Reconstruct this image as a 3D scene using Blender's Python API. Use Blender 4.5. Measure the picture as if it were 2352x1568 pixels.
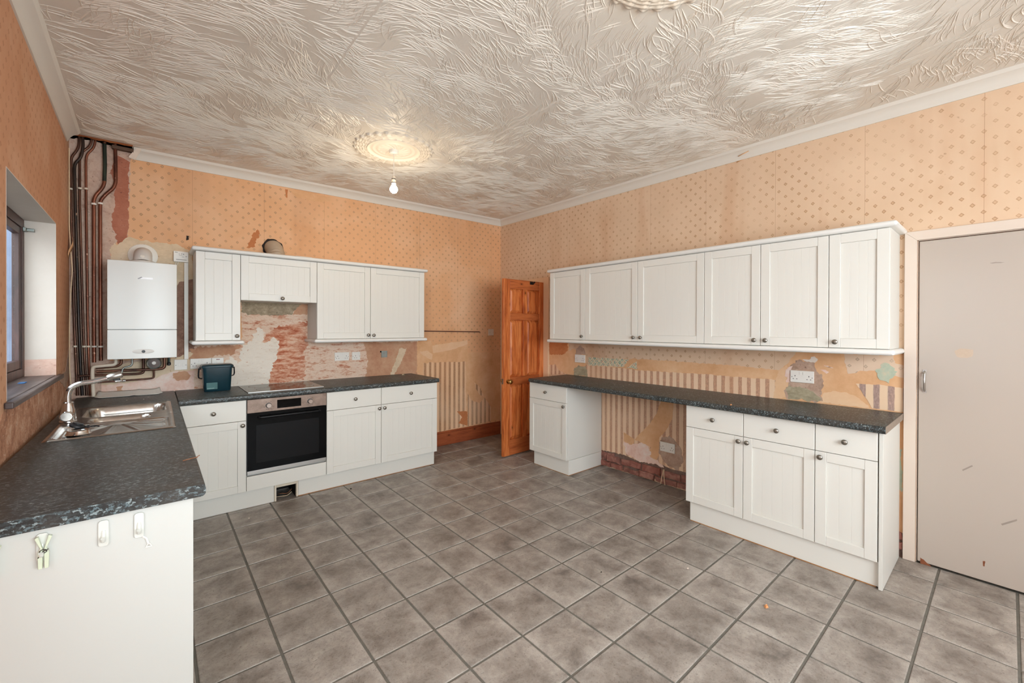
import bpy, bmesh, math, random
from mathutils import Vector, Matrix, noise

# ------------------------------------------------------------------ scene, camera, world, light, exposure
scene = bpy.context.scene
for o in list(bpy.data.objects):
    bpy.data.objects.remove(o, do_unlink=True)
COL = scene.collection
RAD = math.radians

F_PX, PX, PY = 969.967, 1181.861, 757.076
CAM = Vector((-3.58631, -4.49421, 1.43810))
FW = Vector((0.64940136, 0.760433, -0.00441799))
RT = Vector((0.7604456, -0.64939482, 0.00297778))
UP = Vector((6.04617e-04, 5.293411e-03, 0.999985807))
cd = bpy.data.cameras.new('camera')
cam = bpy.data.objects.new('camera', cd)
COL.objects.link(cam)
m = Matrix.Identity(4)
for i in range(3):
    m[i][0], m[i][1], m[i][2], m[i][3] = RT[i], UP[i], -FW[i], CAM[i]
cam.matrix_world = m
cd.sensor_fit = 'HORIZONTAL'
cd.sensor_width = 36.0
cd.lens = F_PX * 36.0 / 2352
cd.shift_x = (1176 - PX) / 2352
cd.shift_y = (PY - 784) / 2352
cd.clip_start = 0.02
scene.camera = cam

SKY_STRENGTH = 3.5
wd = bpy.data.worlds.new('overcast_sky')
scene.world = wd
wd.use_nodes = True
bg = wd.node_tree.nodes['Background']
bg.inputs[0].default_value = (0.93, 0.97, 1.0, 1)
bg.inputs[1].default_value = SKY_STRENGTH
# sky-coloured area lamps: rear window, and a side window added for more light
def window_light(name, loc, rot, w, h, radiance):
    ld = bpy.data.lights.new(name, 'AREA'); ld.shape = 'RECTANGLE'; ld.size = w; ld.size_y = h
    ld.color = (0.89, 0.955, 1.0); ld.energy = radiance * math.pi * w * h
    o = bpy.data.objects.new(name, ld); COL.objects.link(o); o.location = loc; o.rotation_euler = rot
    return o
window_light('daylight_rear_window', (-2.50, -6.295, 1.625), (RAD(90), 0, 0), 2.58, 1.33, 7.2)
window_light('added_side_light', (-4.178, -3.90, 1.55), (0, RAD(-90), 0), 1.10, 1.18, 1.5)
vs = scene.view_settings
vs.view_transform = 'Standard'
vs.look = 'None'
vs.gamma = 1.0
vs.use_curve_mapping = False
vs.exposure = 0.90
try:
    scene.cycles.max_bounces = 6
    scene.cycles.diffuse_bounces = 5
    scene.cycles.glossy_bounces = 3
    scene.cycles.transparent_max_bounces = 6
    scene.cycles.adaptive_threshold = 0.04
    scene.cycles.use_light_tree = False
    scene.cycles.caustics_reflective = False
    scene.cycles.caustics_refractive = False
except Exception:
    pass

# room: back wall plane y=0, right wall plane x=0, left wall slightly skewed, wall behind the camera
XL0, LSK = -4.060, 0.0105          # left wall x = XL0 - LSK*y  (y negative)
YF = -6.20                          # wall behind the camera
def xl(y): return XL0 - LSK * y
COV = 0.078                         # coving height
def cov_z(x, y):
    s = min(1.0, max(0.0, -x / 4.05)); t = max(0.0, -y / 4.5)
    a = 2.815 + (2.752 - 2.815) * s
    b = 2.778 + (2.835 - 2.778) * s
    return a + (b - a) * t
def ceil_z(x, y): return cov_z(x, y) + COV

# pixel -> point on a plane (the distance comes from the wall, floor or worktop touched)
def ray(U, V): return FW * F_PX + RT * (U - PX) + UP * (PY - V)
def on(U, V, ax, val):
    d = ray(U, V); i = 'xyz'.index(ax)
    return CAM + d * ((val - CAM[i]) / d[i])

def lin(c):
    c = c / 255.0
    return c / 12.92 if c <= 0.04045 else ((c + 0.055) / 1.055) ** 2.4
def rgb(r, g, b): return (lin(r), lin(g), lin(b), 1.0)

# ------------------------------------------------------------------ material helpers
class G:
    def __init__(s, name):
        s.m = bpy.data.materials.new(name); s.m.use_nodes = True
        s.t = s.m.node_tree; s.t.nodes.clear()
        s.out = s.t.nodes.new('ShaderNodeOutputMaterial')
        s.p = s.t.nodes.new('ShaderNodeBsdfPrincipled')
        s.t.links.new(s.p.outputs[0], s.out.inputs[0])
        s._co = None
    def n(s, ty): return s.t.nodes.new('ShaderNode' + ty)
    def set(s, sock, v):
        if hasattr(v, 'links') or isinstance(v, bpy.types.NodeSocket): s.t.links.new(v, sock)
        else: sock.default_value = v
    def co(s):
        if s._co is None: s._co = s.n('TexCoord').outputs['Object']
        return s._co
    def pos(s): return s.n('NewGeometry').outputs['Position']
    def rnd(s): return s.n('ObjectInfo').outputs['Random']
    def math(s, op, a, b=0.0, c=None):
        k = s.n('Math'); k.operation = op; s.set(k.inputs[0], a); s.set(k.inputs[1], b)
        if c is not None: s.set(k.inputs[2], c)
        return k.outputs[0]
    def sep(s, v):
        k = s.n('SeparateXYZ'); s.set(k.inputs[0], v); return k.outputs
    def comb(s, x, y, z):
        k = s.n('CombineXYZ')
        for i, v in enumerate((x, y, z)): s.set(k.inputs[i], v)
        return k.outputs[0]
    def map(s, v, scale=(1, 1, 1), loc=(0, 0, 0), rot=(0, 0, 0)):
        k = s.n('Mapping'); s.set(k.inputs[0], v)
        s.set(k.inputs['Scale'], scale); s.set(k.inputs['Location'], loc); s.set(k.inputs['Rotation'], rot)
        return k.outputs[0]
    def shift(s, v):
        r = s.rnd(); k = s.n('VectorMath'); k.operation = 'ADD'; s.set(k.inputs[0], v)
        s.set(k.inputs[1], s.comb(s.math('MULTIPLY', r, 37.0), s.math('MULTIPLY', r, 61.0), s.math('MULTIPLY', r, 17.0)))
        return k.outputs[0]
    def noise(s, scale=5.0, detail=3.0, rough=0.5, dist=0.0, vec=None, col=False):
        k = s.n('TexNoise'); s.set(k.inputs['Vector'], vec if vec is not None else s.co())
        k.inputs['Scale'].default_value = scale; k.inputs['Detail'].default_value = detail
        k.inputs['Roughness'].default_value = rough; k.inputs['Distortion'].default_value = dist
        return k.outputs[1] if col else k.outputs[0]
    def vor(s, scale=5.0, feat='F1', vec=None, out=0, rnd=1.0):
        k = s.n('TexVoronoi'); k.feature = feat; s.set(k.inputs['Vector'], vec if vec is not None else s.co())
        k.inputs['Scale'].default_value = scale
        k.inputs['Randomness'].default_value = rnd
        return k.outputs[out]
    def ramp(s, f, stops, interp='LINEAR'):
        k = s.n('ValToRGB'); s.set(k.inputs[0], f); r = k.color_ramp; r.interpolation = interp
        while len(r.elements) < len(stops): r.elements.new(0.5)
        for e, (p, c) in zip(r.elements, stops):
            e.position = p; e.color = c if not isinstance(c, (int, float)) else (c, c, c, 1)
        return k.outputs[0]
    def step(s, f, a, b):
        k = s.n('MapRange'); k.clamp = True; s.set(k.inputs[0], f)
        k.inputs[1].default_value = a; k.inputs[2].default_value = b
        k.inputs[3].default_value = 0.0; k.inputs[4].default_value = 1.0
        return k.outputs[0]
    def mix(s, f, a, b, mode='MIX'):
        k = s.n('Mix'); k.data_type = 'RGBA'; k.blend_type = mode
        s.set(k.inputs[0], f); s.set(k.inputs[6], a); s.set(k.inputs[7], b)
        return k.outputs[2]
    def bump(s, h, strength=0.3, dist=0.002):
        k = s.n('Bump'); k.inputs['Strength'].default_value = strength; k.inputs['Distance'].default_value = dist
        s.set(k.inputs['Height'], h); s.t.links.new(k.outputs[0], s.p.inputs['Normal'])
    def fin(s, col, rough=0.5, metal=0.0, **kw):
        s.set(s.p.inputs['Base Color'], col); s.set(s.p.inputs['Roughness'], rough); s.set(s.p.inputs['Metallic'], metal)
        for k, v in kw.items(): s.set(s.p.inputs[k.replace('_', ' ')], v)
        return s.m

MATS = {}
def plain(name, col, rough=0.5, metal=0.0, var=0.06, scale=14.0, bump=0.0, **kw):
    g = G(name); n = g.noise(scale, 4.0, 0.6)
    lo = tuple(c * (1 - var) for c in col[:3]) + (1,); hi = tuple(min(1, c * (1 + var)) for c in col[:3]) + (1,)
    c = g.ramp(n, [(0.3, lo), (0.7, hi)])
    if bump: g.bump(g.noise(scale * 6, 3.0), bump, 0.001)
    MATS[name] = g.fin(c, rough, metal, **kw)
    return MATS[name]

# --- wall papers
def stain_layer(g, col, wet=(188, 128, 82)):
    P = g.pos()
    st = g.noise(1.0, 4.0, 0.6, 0.3, g.map(P, (2.2, 2.2, 0.45)))
    col = g.mix(g.math('MULTIPLY', g.step(st, 0.52, 0.78), 0.55), col, rgb(*wet))
    bl = g.noise(1.5, 3.0, 0.6, 0.2, g.map(P, (1, 1, 1), (3, 7, 1)))
    col = g.mix(g.math('MULTIPLY', g.step(bl, 0.5, 0.75), 0.35), col, rgb(242, 214, 184))
    sp = g.noise(26.0, 2.0, 0.5, 0.0, P)
    col = g.mix(g.math('MULTIPLY', g.step(sp, 0.73, 0.8), 0.5), col, rgb(150, 104, 70))
    return col
def diamonds(g, u, v, pu=0.0862, pv=0.0915, hu=0.0128, hv=0.0135):
    P = g.pos()
    wob = g.noise(90.0, 2.0, 0.6, 0.0, P)
    def lat(ou, ov):
        a = g.math('SUBTRACT', g.math('FRACT', g.math('ADD', g.math('DIVIDE', u, pu), ou)), 0.5)
        b = g.math('SUBTRACT', g.math('FRACT', g.math('ADD', g.math('DIVIDE', v, pv), ov)), 0.5)
        a = g.math('MULTIPLY', g.math('ABSOLUTE', a), pu / hu); b = g.math('MULTIPLY', g.math('ABSOLUTE', b), pv / hv)
        return g.math('ADD', a, b)
    d = g.math('MINIMUM', lat(20.0, 20.0), lat(20.5, 20.5))
    d = g.math('ADD', d, g.math('MULTIPLY', g.math('SUBTRACT', wob, 0.5), 0.55))
    inside = g.math('SUBTRACT', 1.0, g.step(d, 0.82, 1.0))
    ring = g.math('MULTIPLY', inside, g.step(d, 0.45, 0.72))
    return inside, ring
def wallpaper(name, axis, base=(231, 184, 142), d1=(199, 160, 124), d2=(163, 121, 86), stain=True):
    g = G(name); x, y, z = g.sep(g.pos())
    u = x if axis == 'x' else y
    ins, ring = diamonds(g, u, z)
    c = g.mix(g.noise(3.0, 4.0, 0.6, 0.2, g.pos()), rgb(base[0] - 8, base[1] - 10, base[2] - 12), rgb(base[0] + 5, base[1] + 7, base[2] + 9))
    if stain: c = stain_layer(g, c)
    fade = g.step(g.noise(2.3, 3.0, 0.6, 0.0, g.map(g.pos(), (1, 1, 1), (11, 2, 5))), 0.25, 0.6)
    c = g.mix(g.math('MULTIPLY', g.math('MULTIPLY', ins, 0.75), fade), c, rgb(*d1))
    c = g.mix(g.math('MULTIPLY', g.math('MULTIPLY', ring, 0.8), fade), c, rgb(*d2))
    # joints between strips of paper
    f = g.math('FRACT', g.math('ADD', g.math('DIVIDE', u, 0.53), 20.3))
    c = g.mix(g.math('MULTIPLY', g.math('LESS_THAN', f, 0.004), 0.5), c, rgb(150, 98, 62))
    g.bump(g.math('ADD', g.noise(60, 4, 0.7, 0, g.pos()), g.noise(7, 3, 0.5, 0, g.pos())), 0.25, 0.002)
    MATS[name] = g.fin(c, 0.75)
wallpaper('paper_back', 'x', (229, 177, 132))
wallpaper('paper_right', 'y', (222, 192, 162))
wallpaper('paper_left', 'y', (206, 152, 116), (188, 134, 96), (164, 110, 76))
wallpaper('paper_grey', 'y', (224, 196, 170), (190, 162, 138), (150, 124, 100), False)

def stripes(name, axis, pitch=0.0662, ph=0.0, base=(236, 206, 176), band=(194, 148, 120)):
    g = G(name); x, y, z = g.sep(g.pos()); u = x if axis == 'x' else y
    wob = g.noise(30.0, 3.0, 0.6, 0.0, g.map(g.pos(), (1, 1, 0.35)))
    f = g.math('FRACT', g.math('ADD', g.math('DIVIDE', u, pitch), 40.0 + ph))
    f = g.math('ADD', f, g.math('MULTIPLY', g.math('SUBTRACT', wob, 0.5), 0.10))
    d = g.math('ABSOLUTE', g.math('SUBTRACT', f, 0.5))
    msk = g.math('SUBTRACT', 1.0, g.step(d, 0.19, 0.25))
    fl = g.noise(140.0, 3.0, 0.7, 0.0, g.map(g.pos(), (1, 1, 0.5)))
    bc = g.ramp(fl, [(0.3, rgb(band[0] - 30, band[1] - 28, band[2] - 24)), (0.55, rgb(*band)), (0.75, rgb(band[0] + 28, band[1] + 20, band[2] + 10))])
    c = g.mix(g.noise(4.0, 3, 0.6, 0, g.pos()), rgb(base[0] - 6, base[1] - 10, base[2] - 14), rgb(*base))
    c = stain_layer(g, g.mix(g.math('MULTIPLY', msk, 0.9), c, bc), (206, 150, 108))
    g.bump(g.noise(50, 3, 0.6, 0, g.pos()), 0.2, 0.001)
    MATS[name] = g.fin(c, 0.75)
stripes('stripes_back', 'x', 0.0680, 0.30, (236, 198, 160), (176, 132, 98))
stripes('stripes_right', 'y', 0.0662, 0.20)
stripes('stripes_big', 'y', 0.0720, 0.15, (236, 208, 178), (168, 140, 132))

def blotch(name, cols, scale=6.0, stretch=(1, 1, 1), rough=0.85, dist=0.6, detail=5.0, bump=0.35, speck=None, lo=0.34, hi=0.66):
    g = G(name); P = g.map(g.pos(), stretch)
    f = g.noise(scale, detail, 0.66, dist * 0.5, P)
    f2 = g.noise(scale * 5.5, 3.0, 0.7, 0.2, P)
    f = g.math('ADD', g.math('MULTIPLY', f, 0.70), g.math('MULTIPLY', f2, 0.30))
    k = len(cols)
    c = g.ramp(f, [(lo + (hi - lo) * i / (k - 1), rgb(*q)) for i, q in enumerate(cols)])
    if speck:
        s = g.noise(55.0, 2.0, 0.6, 0.0, g.pos())
        c = g.mix(g.math('MULTIPLY', g.step(s, 0.66, 0.73), 0.8), c, rgb(*speck))
        sc = g.noise(1.0, 3.0, 0.6, 0.3, g.map(g.pos(), (22, 22, 120), rot=(0.1, 0.25, 0)))
        c = g.mix(g.math('MULTIPLY', g.step(sc, 0.60, 0.70), 0.45), c, rgb(*[min(255, q + 24) for q in cols[-1]]))
    g.bump(g.math('ADD', g.noise(28.0, 5.0, 0.7, 0.4, g.pos()), f2), bump, 0.004)
    MATS[name] = g.fin(c, rough)
blotch('lining', [(212, 160, 114), (224, 176, 132), (232, 190, 148)], 3.0, bump=0.15)
blotch('lining_pale', [(226, 182, 140), (236, 202, 166)], 2.5, bump=0.1)
blotch('lining_dark', [(186, 112, 66), (206, 138, 88)], 5.0, bump=0.15)
blotch('plaster_pipe', [(160, 124, 106), (200, 168, 150), (214, 188, 170), (190, 146, 124)], 7.0, bump=0.6, speck=(96, 66, 52))
blotch('plaster_red', [(160, 96, 74), (178, 112, 88), (190, 128, 104)], 5.0, bump=0.3, speck=(90, 50, 40))
blotch('plaster_cream', [(206, 184, 152), (224, 202, 172), (228, 208, 182)], 3.0, bump=0.25, speck=(180, 140, 104))
blotch('plaster_dark', [(120, 88, 74), (156, 118, 100), (178, 140, 120)], 12.0, bump=0.6, speck=(70, 48, 40))
blotch('plaster_streak', [(176, 100, 72), (206, 150, 122), (226, 196, 172), (232, 210, 190), (220, 180, 154)], 6.5, (1.0, 1.0, 3.6), dist=0.25, bump=0.5, lo=0.36, hi=0.60, speck=(168, 92, 64))
blotch('plaster_streak_red', [(162, 80, 52), (190, 112, 80), (216, 164, 136), (228, 198, 174)], 8.0, (1.0, 1.0, 3.8), dist=0.25, bump=0.5, lo=0.36, hi=0.60)
blotch('plaster_white', [(226, 214, 198), (238, 230, 218), (232, 220, 204)], 5.0, (1, 1, 4.0), bump=0.5, speck=(200, 150, 116))
blotch('plaster_pinkwhite', [(222, 176, 156), (236, 206, 192), (240, 226, 216)], 6.0, bump=0.4)
blotch('plaster_tan', [(184, 130, 100), (200, 152, 120), (208, 168, 136)], 5.0, bump=0.35)
blotch('plaster_grey', [(128, 112, 90), (158, 142, 118), (190, 172, 146)], 11.0, bump=0.5, speck=(90, 76, 60))
blotch('cement_olive', [(138, 128, 104), (164, 153, 126), (184, 172, 146)], 9.0, (1, 1, 2.4), bump=0.4)
blotch('plaster_brown', [(158, 128, 108), (184, 154, 134), (198, 172, 152)], 8.0, bump=0.5, speck=(120, 92, 76))
blotch('teal_smudge', [(170, 182, 162), (186, 194, 172), (206, 196, 170)], 10.0, bump=0.1)
blotch('mortar', [(90, 70, 62), (120, 96, 86), (142, 116, 102)], 16.0, bump=0.7)
blotch('left_plaster', [(142, 96, 72), (182, 130, 100), (204, 156, 126), (216, 188, 164)], 12.0, dist=0.2, bump=0.8, speck=(120, 80, 58))
blotch('reveal_pink', [(206, 164, 146), (224, 188, 172), (228, 202, 188)], 6.0, bump=0.3, speck=(150, 96, 76))
blotch('reveal_paint', [(214, 204, 194), (222, 213, 204)], 2.0, bump=0.1)
blotch('dirt_black', [(30, 24, 20), (48, 36, 30)], 20.0, bump=0.3)
blotch('dirt_brown', [(112, 62, 38), (146, 86, 54)], 18.0, bump=0.2)
blotch('outside_render', [(150, 168, 196), (176, 194, 218)], 1.2, bump=0.2)

blotch('backdrop_blue', [(84, 100, 124), (108, 124, 148)], 1.2, bump=0.2)
blotch('chip_paint', [(188, 166, 146), (198, 178, 158)], 12.0, bump=0.1)
def border_mat():
    g = G('floral_border'); x, y, z = g.sep(g.pos())
    a = g.math('MULTIPLY', g.math('ADD', y, z), 17.0); b = g.math('MULTIPLY', g.math('SUBTRACT', y, z), 17.0)
    fa = g.math('ABSOLUTE', g.math('SUBTRACT', g.math('FRACT', g.math('ADD', a, 80.0)), 0.5))
    fb = g.math('ABSOLUTE', g.math('SUBTRACT', g.math('FRACT', g.math('ADD', b, 80.0)), 0.5))
    line = g.step(g.math('MAXIMUM', fa, fb), 0.42, 0.45)
    n = g.noise(60.0, 2.0, 0.6, 0.0, g.pos())
    c = g.ramp(n, [(0.36, rgb(196, 128, 104)), (0.44, rgb(218, 206, 178)), (0.52, rgb(196, 196, 168)), (0.58, rgb(128, 158, 130)), (0.66, rgb(160, 164, 164))])
    MATS['floral_border'] = g.fin(g.mix(line, c, rgb(228, 212, 176)), 0.75)
border_mat()

# --- paint, laminate, metals
def paint(name, col, rough, dirt=0.25, tint=(196, 176, 150)):
    g = G(name); P = g.pos()
    n = g.noise(2.2, 4, 0.6, 0.2, P)
    c = g.mix(n, col, tuple(min(1, q * 0.975) for q in col[:3]) + (1,))
    d = g.noise(23.0, 4, 0.75, 0.2, P)
    c = g.mix(g.math('MULTIPLY', g.step(d, 0.66, 0.8), dirt), c, rgb(*tint))
    g.bump(g.noise(40, 3, 0.5, 0, P), 0.04, 0.001)
    MATS[name] = g.fin(c, g.math('ADD', rough, g.math('MULTIPLY', n, 0.1)))
paint('cabinet_white', rgb(225, 223, 216), 0.32, 0.08)
paint('cabinet_side', rgb(218, 216, 209), 0.38, 0.10)
paint('moulding_white', rgb(230, 229, 225), 0.30, 0.06)
paint('coving_white', rgb(222, 217, 208), 0.6, 0.10)
paint('door_paint', rgb(184, 172, 161), 0.25, 0.22, (176, 150, 128))
paint('architrave_paint', rgb(218, 202, 188), 0.35, 0.25, (190, 150, 118))
paint('frame_cream', rgb(232, 196, 160), 0.5, 0.25, (190, 140, 100))
paint('panel_white_dimmed', rgb(200, 200, 195), 0.32, 0.08)  # same laminate as the doors, darkened to offset strong light on it
paint('hook_white', rgb(214, 215, 208), 0.3, 0.02)
paint('plastic_white', rgb(238, 234, 226), 0.3, 0.04)
paint('tray_white', rgb(226, 222, 214), 0.35, 0.15)
paint('plastic_old', rgb(226, 214, 196), 0.4, 0.15)
paint('boiler_white', rgb(226, 226, 222), 0.28, 0.02)
paint('flue_grey', rgb(214, 210, 204), 0.4, 0.05)
plain('chipboard', rgb(176, 122, 72), 0.8, var=0.2, scale=80)
plain('raw_board', rgb(146, 130, 116), 0.8, var=0.15, scale=60)
plain('black_plastic', rgb(22, 22, 24), 0.35)
plain('dark_hole', rgb(14, 11, 9), 0.9)
plain('pewter', rgb(150, 146, 138), 0.32, 1.0, 0.12, 60)
plain('chrome', rgb(214, 214, 214), 0.16, 1.0, 0.03)
plain('steel_trim', rgb(190, 188, 184), 0.3, 1.0, 0.04)
plain('galvanised', rgb(150, 156, 152), 0.4, 1.0, 0.15, 30)
plain('brass', rgb(186, 150, 92), 0.25, 1.0, 0.1)
plain('tape_cream', rgb(224, 190, 156), 0.6, var=0.06)
plain('cable_cream', rgb(232, 206, 172), 0.5)
plain('cable_white', rgb(226, 220, 208), 0.45)
plain('teal_plastic', rgb(18, 50, 60), 0.28, var=0.12, scale=20)
plain('teal_label', rgb(52, 98, 98), 0.4, var=0.15, scale=25)
plain('teal_label_print', rgb(120, 150, 146), 0.5)
plain('red_indicator', rgb(120, 24, 20), 0.3)
plain('mark_dark', rgb(52, 44, 40), 0.6)
plain('scuff_grey', rgb(150, 138, 128), 0.4)
plain('mark_grey', rgb(150, 150, 154), 0.4)
plain('logo_white', rgb(248, 248, 252), 0.25)
plain('green_bucket', rgb(32, 62, 52), 0.35)
plain('blue_scrap', rgb(60, 130, 200), 0.5)
plain('peg_green', rgb(206, 214, 190), 0.35)
plain('twig_brown', rgb(150, 96, 62), 0.8)
plain('crumb_orange', rgb(214, 150, 96), 0.8)
plain('scrap_white', rgb(232, 220, 208), 0.85, bump=0.4)
plain('rubber_black', rgb(26, 28, 32), 0.45)
plain('flex_duct', rgb(176, 154, 130), 0.5)
plain('oven_glass', rgb(9, 9, 10), 0.12, Specular_IOR_Level=0.12)
plain('oven_dark', rgb(12, 12, 14), 0.3, Specular_IOR_Level=0.2)
plain('hob_glass', rgb(24, 20, 19), 0.10, Specular_IOR_Level=0.3)
plain('timber_brown', rgb(92, 70, 56), 0.8, var=0.25, scale=20)
plain('dark_batten', rgb(84, 40, 28), 0.6, var=0.3, scale=40)
plain('concrete_slab', rgb(120, 116, 108), 0.9)

def steel_mat():
    g = G('brushed_steel')
    n = g.noise(12.0, 4, 0.7, 0.5, g.co())
    c = g.ramp(n, [(0.3, rgb(120, 100, 88)), (0.6, rgb(146, 126, 114)), (0.8, rgb(166, 146, 132))])
    MATS['oven_steel'] = g.fin(c, 0.45, 0.5)
    g = G('sink_steel'); n = g.noise(7.0, 4, 0.6, 0.3, g.co())
    c = g.ramp(n, [(0.3, rgb(176, 168, 160)), (0.7, rgb(208, 204, 198))])
    MATS['sink_steel'] = g.fin(c, g.math('ADD', 0.16, g.math('MULTIPLY', n, 0.16)), 1.0)
steel_mat()

def copper(name, c0, c1, c2, metal=0.8):
    g = G(name); P = g.map(g.pos(), (1, 1, 0.25))
    n = g.noise(9.0, 4, 0.65, 0.3, P)
    c = g.ramp(n, [(0.32, rgb(*c0)), (0.5, rgb(*c1)), (0.7, rgb(*c2))])
    s = g.noise(40.0, 2, 0.6, 0.0, g.pos())
    c = g.mix(g.math('MULTIPLY', g.step(s, 0.68, 0.76), 0.7), c, rgb(206, 170, 146))
    MATS[name] = g.fin(c, 0.35, metal)
copper('copper', (78, 46, 36), (122, 74, 56), (156, 98, 76), 0.6)
copper('copper_dark', (54, 36, 30), (88, 58, 46), (128, 88, 70), 0.6)
copper('copper_black', (24, 20, 19), (40, 32, 29), (66, 50, 42), 0.4)
copper('copper_green', (22, 30, 26), (34, 46, 38), (60, 70, 56), 0.4)

def worktop_mat(name):
    g = G(name)
    v = g.map(g.pos(), (1, 1, 1))
    dv = g.n('VectorMath'); dv.operation = 'MULTIPLY_ADD'; g.set(dv.inputs[0], g.noise(150.0, 2.0, 0.6, 0.0, g.pos(), True)); dv.inputs[1].default_value = (0.012, 0.012, 0.012); g.set(dv.inputs[2], g.pos())
    k = g.vor(150.0, 'F1', g.map(dv.outputs[0], (0.7, 1.8, 1.3), rot=(0.3, 0, 0.6)), 1)
    r = g.sep(k)[0]
    c = g.ramp(r, [(0.0, rgb(24, 27, 28)), (0.42, rgb(42, 48, 50)), (0.68, rgb(64, 76, 80)), (0.83, rgb(94, 112, 118)), (0.93, rgb(136, 150, 152)), (1.0, rgb(170, 174, 168))], 'CONSTANT')
    n = g.noise(6.0, 5, 0.6, 0.3, v)
    c = g.mix(g.math('MULTIPLY', g.step(n, 0.30, 0.70), 0.5), c, rgb(78, 70, 62))
    g.bump(g.noise(160, 2, 0.5, 0, v), 0.12, 0.001)
    MATS[name] = g.fin(c, g.math('ADD', 0.34, g.math('MULTIPLY', n, 0.12)))
worktop_mat('worktop')

def pine(name, axis, cols):
    g = G(name); P = g.pos(); x, y, z = g.sep(P)
    st = {'z': (1, 1, 0.09), 'x': (0.09, 1, 1)}[axis]
    V = g.map(P, st)
    w = g.noise(22.0, 4.0, 0.6, 1.2, V)
    f = g.noise(90.0, 3.0, 0.6, 0.5, V)
    c = g.ramp(g.math('ADD', g.math('MULTIPLY', w, 0.75), g.math('MULTIPLY', f, 0.25)), [(0.32, rgb(*cols[0])), (0.48, rgb(*cols[1])), (0.62, rgb(*cols[2])), (0.75, rgb(*cols[1]))])
    kv = g.vor(6.5, 'F1', g.map(P, (1, 1, 0.55) if axis == 'z' else (0.55, 1, 1)), 0)
    c = g.mix(g.math('SUBTRACT', 1.0, g.step(kv, 0.035, 0.07)), c, rgb(70, 28, 14))
    c = g.mix(g.math('MULTIPLY', g.math('SUBTRACT', 1.0, g.step(kv, 0.08, 0.16)), 0.4), c, rgb(*cols[0]))
    g.bump(f, 0.08, 0.001)
    MATS[name] = g.fin(c, 0.38)
pine('pine_v', 'z', [(136, 58, 22), (196, 104, 50), (222, 138, 78)])
pine('pine_h', 'x', [(140, 66, 32), (182, 98, 52), (198, 114, 64)])
pine('skirting_pine', 'x', [(112, 50, 28), (152, 78, 46), (170, 92, 56)])
g = G('dark_wood'); w = g.noise(20, 4, 0.6, 0.8, g.map(g.pos(), (1, 1, 0.12)))
MATS['dark_wood'] = g.fin(g.ramp(w, [(0.3, rgb(44, 26, 22)), (0.55, rgb(76, 46, 40)), (0.75, rgb(98, 62, 54))]), 0.4)
g = G('sill_wood'); w = g.noise(14, 5, 0.65, 0.8, g.map(g.pos(), (1, 0.12, 1)))
MATS['sill_wood'] = g.fin(g.ramp(w, [(0.3, rgb(52, 40, 38)), (0.5, rgb(92, 78, 76)), (0.7, rgb(136, 124, 122))]), 0.4)

def tile_mat():
    g = G('slate_tile'); V = g.shift(g.co()); O = g.co(); x, y, z = g.sep(O)
    a = g.noise(6.5, 6, 0.72, 0.25, V); b = g.noise(85.0, 4, 0.8, 0.3, V)
    c = g.ramp(a, [(0.25, rgb(94, 85, 79)), (0.40, rgb(130, 120, 112)), (0.58, rgb(160, 150, 141)), (0.76, rgb(186, 177, 168))])
    # pale worn bloom near the edges
    e = g.math('MAXIMUM', g.math('ABSOLUTE', x), g.math('ABSOLUTE', y))
    ew = g.math('MULTIPLY', g.step(g.math('ADD', e, g.math('MULTIPLY', g.math('SUBTRACT', a, 0.5), 0.16)), 0.085, 0.15), g.step(b, 0.36, 0.56))
    c = g.mix(g.math('MULTIPLY', ew, 0.5), c, rgb(202, 194, 186))
    c = g.mix(g.math('MULTIPLY', g.step(b, 0.54, 0.66), 0.55), c, rgb(88, 77, 69))
    r = g.rnd()
    c = g.mix(g.math('MULTIPLY', r, 0.16), c, rgb(92, 82, 74))
    g.bump(g.math('ADD', g.math('MULTIPLY', a, 1.5), b), 0.35, 0.004)
    MATS['slate_tile'] = g.fin(c, g.math('ADD', 0.34, g.math('MULTIPLY', b, 0.2)))
tile_mat()
plain('grout', rgb(104, 100, 92), 0.6, var=0.18, scale=30)

def ceiling_mat():
    g = G('ceiling_artex'); P = g.pos()
    n = g.noise(1.1, 4, 0.6, 0.2, P)
    c = g.ramp(n, [(0.3, rgb(216, 209, 198)), (0.7, rgb(228, 222, 213))])
    wv = g.noise(9.0, 3.0, 0.5, 2.5, P)
    ridge = g.math('ABSOLUTE', g.math('SUBTRACT', g.math('FRACT', g.math('MULTIPLY', wv, 11.0)), 0.5))
    g.bump(g.math('ADD', g.math('MULTIPLY', ridge, 0.15), g.noise(55, 3, 0.6, 0.8, P)), 0.22, 0.005)
    MATS['ceiling_artex'] = g.fin(c, 0.48)
    g = G('artex_ridge')
    MATS['artex_ridge'] = g.fin(g.mix(g.noise(1.1, 4, 0.6, 0.2, g.pos()), rgb(222, 215, 204), rgb(232, 226, 217)), 0.36)
    g = G('rose_plaster')
    MATS['rose_plaster'] = g.fin(g.mix(g.noise(20, 3, 0.6, 0.2, g.pos()), rgb(218, 208, 194), rgb(228, 220, 208)), 0.5)
ceiling_mat()

def brick_mat():
    g = G('old_brick'); V = g.shift(g.pos())
    n = g.noise(14.0, 5, 0.65, 0.5, V)
    c = g.ramp(n, [(0.3, rgb(112, 76, 66)), (0.5, rgb(150, 100, 88)), (0.62, rgb(172, 124, 110)), (0.75, rgb(150, 128, 112))])
    c = g.mix(g.math('MULTIPLY', g.step(g.rnd(), 0.6, 0.9), 0.35), c, rgb(150, 76, 62))
    g.bump(g.noise(30, 5, 0.7, 0.4, V), 0.6, 0.006)
    MATS['old_brick'] = g.fin(c, 0.85)
brick_mat()

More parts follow.
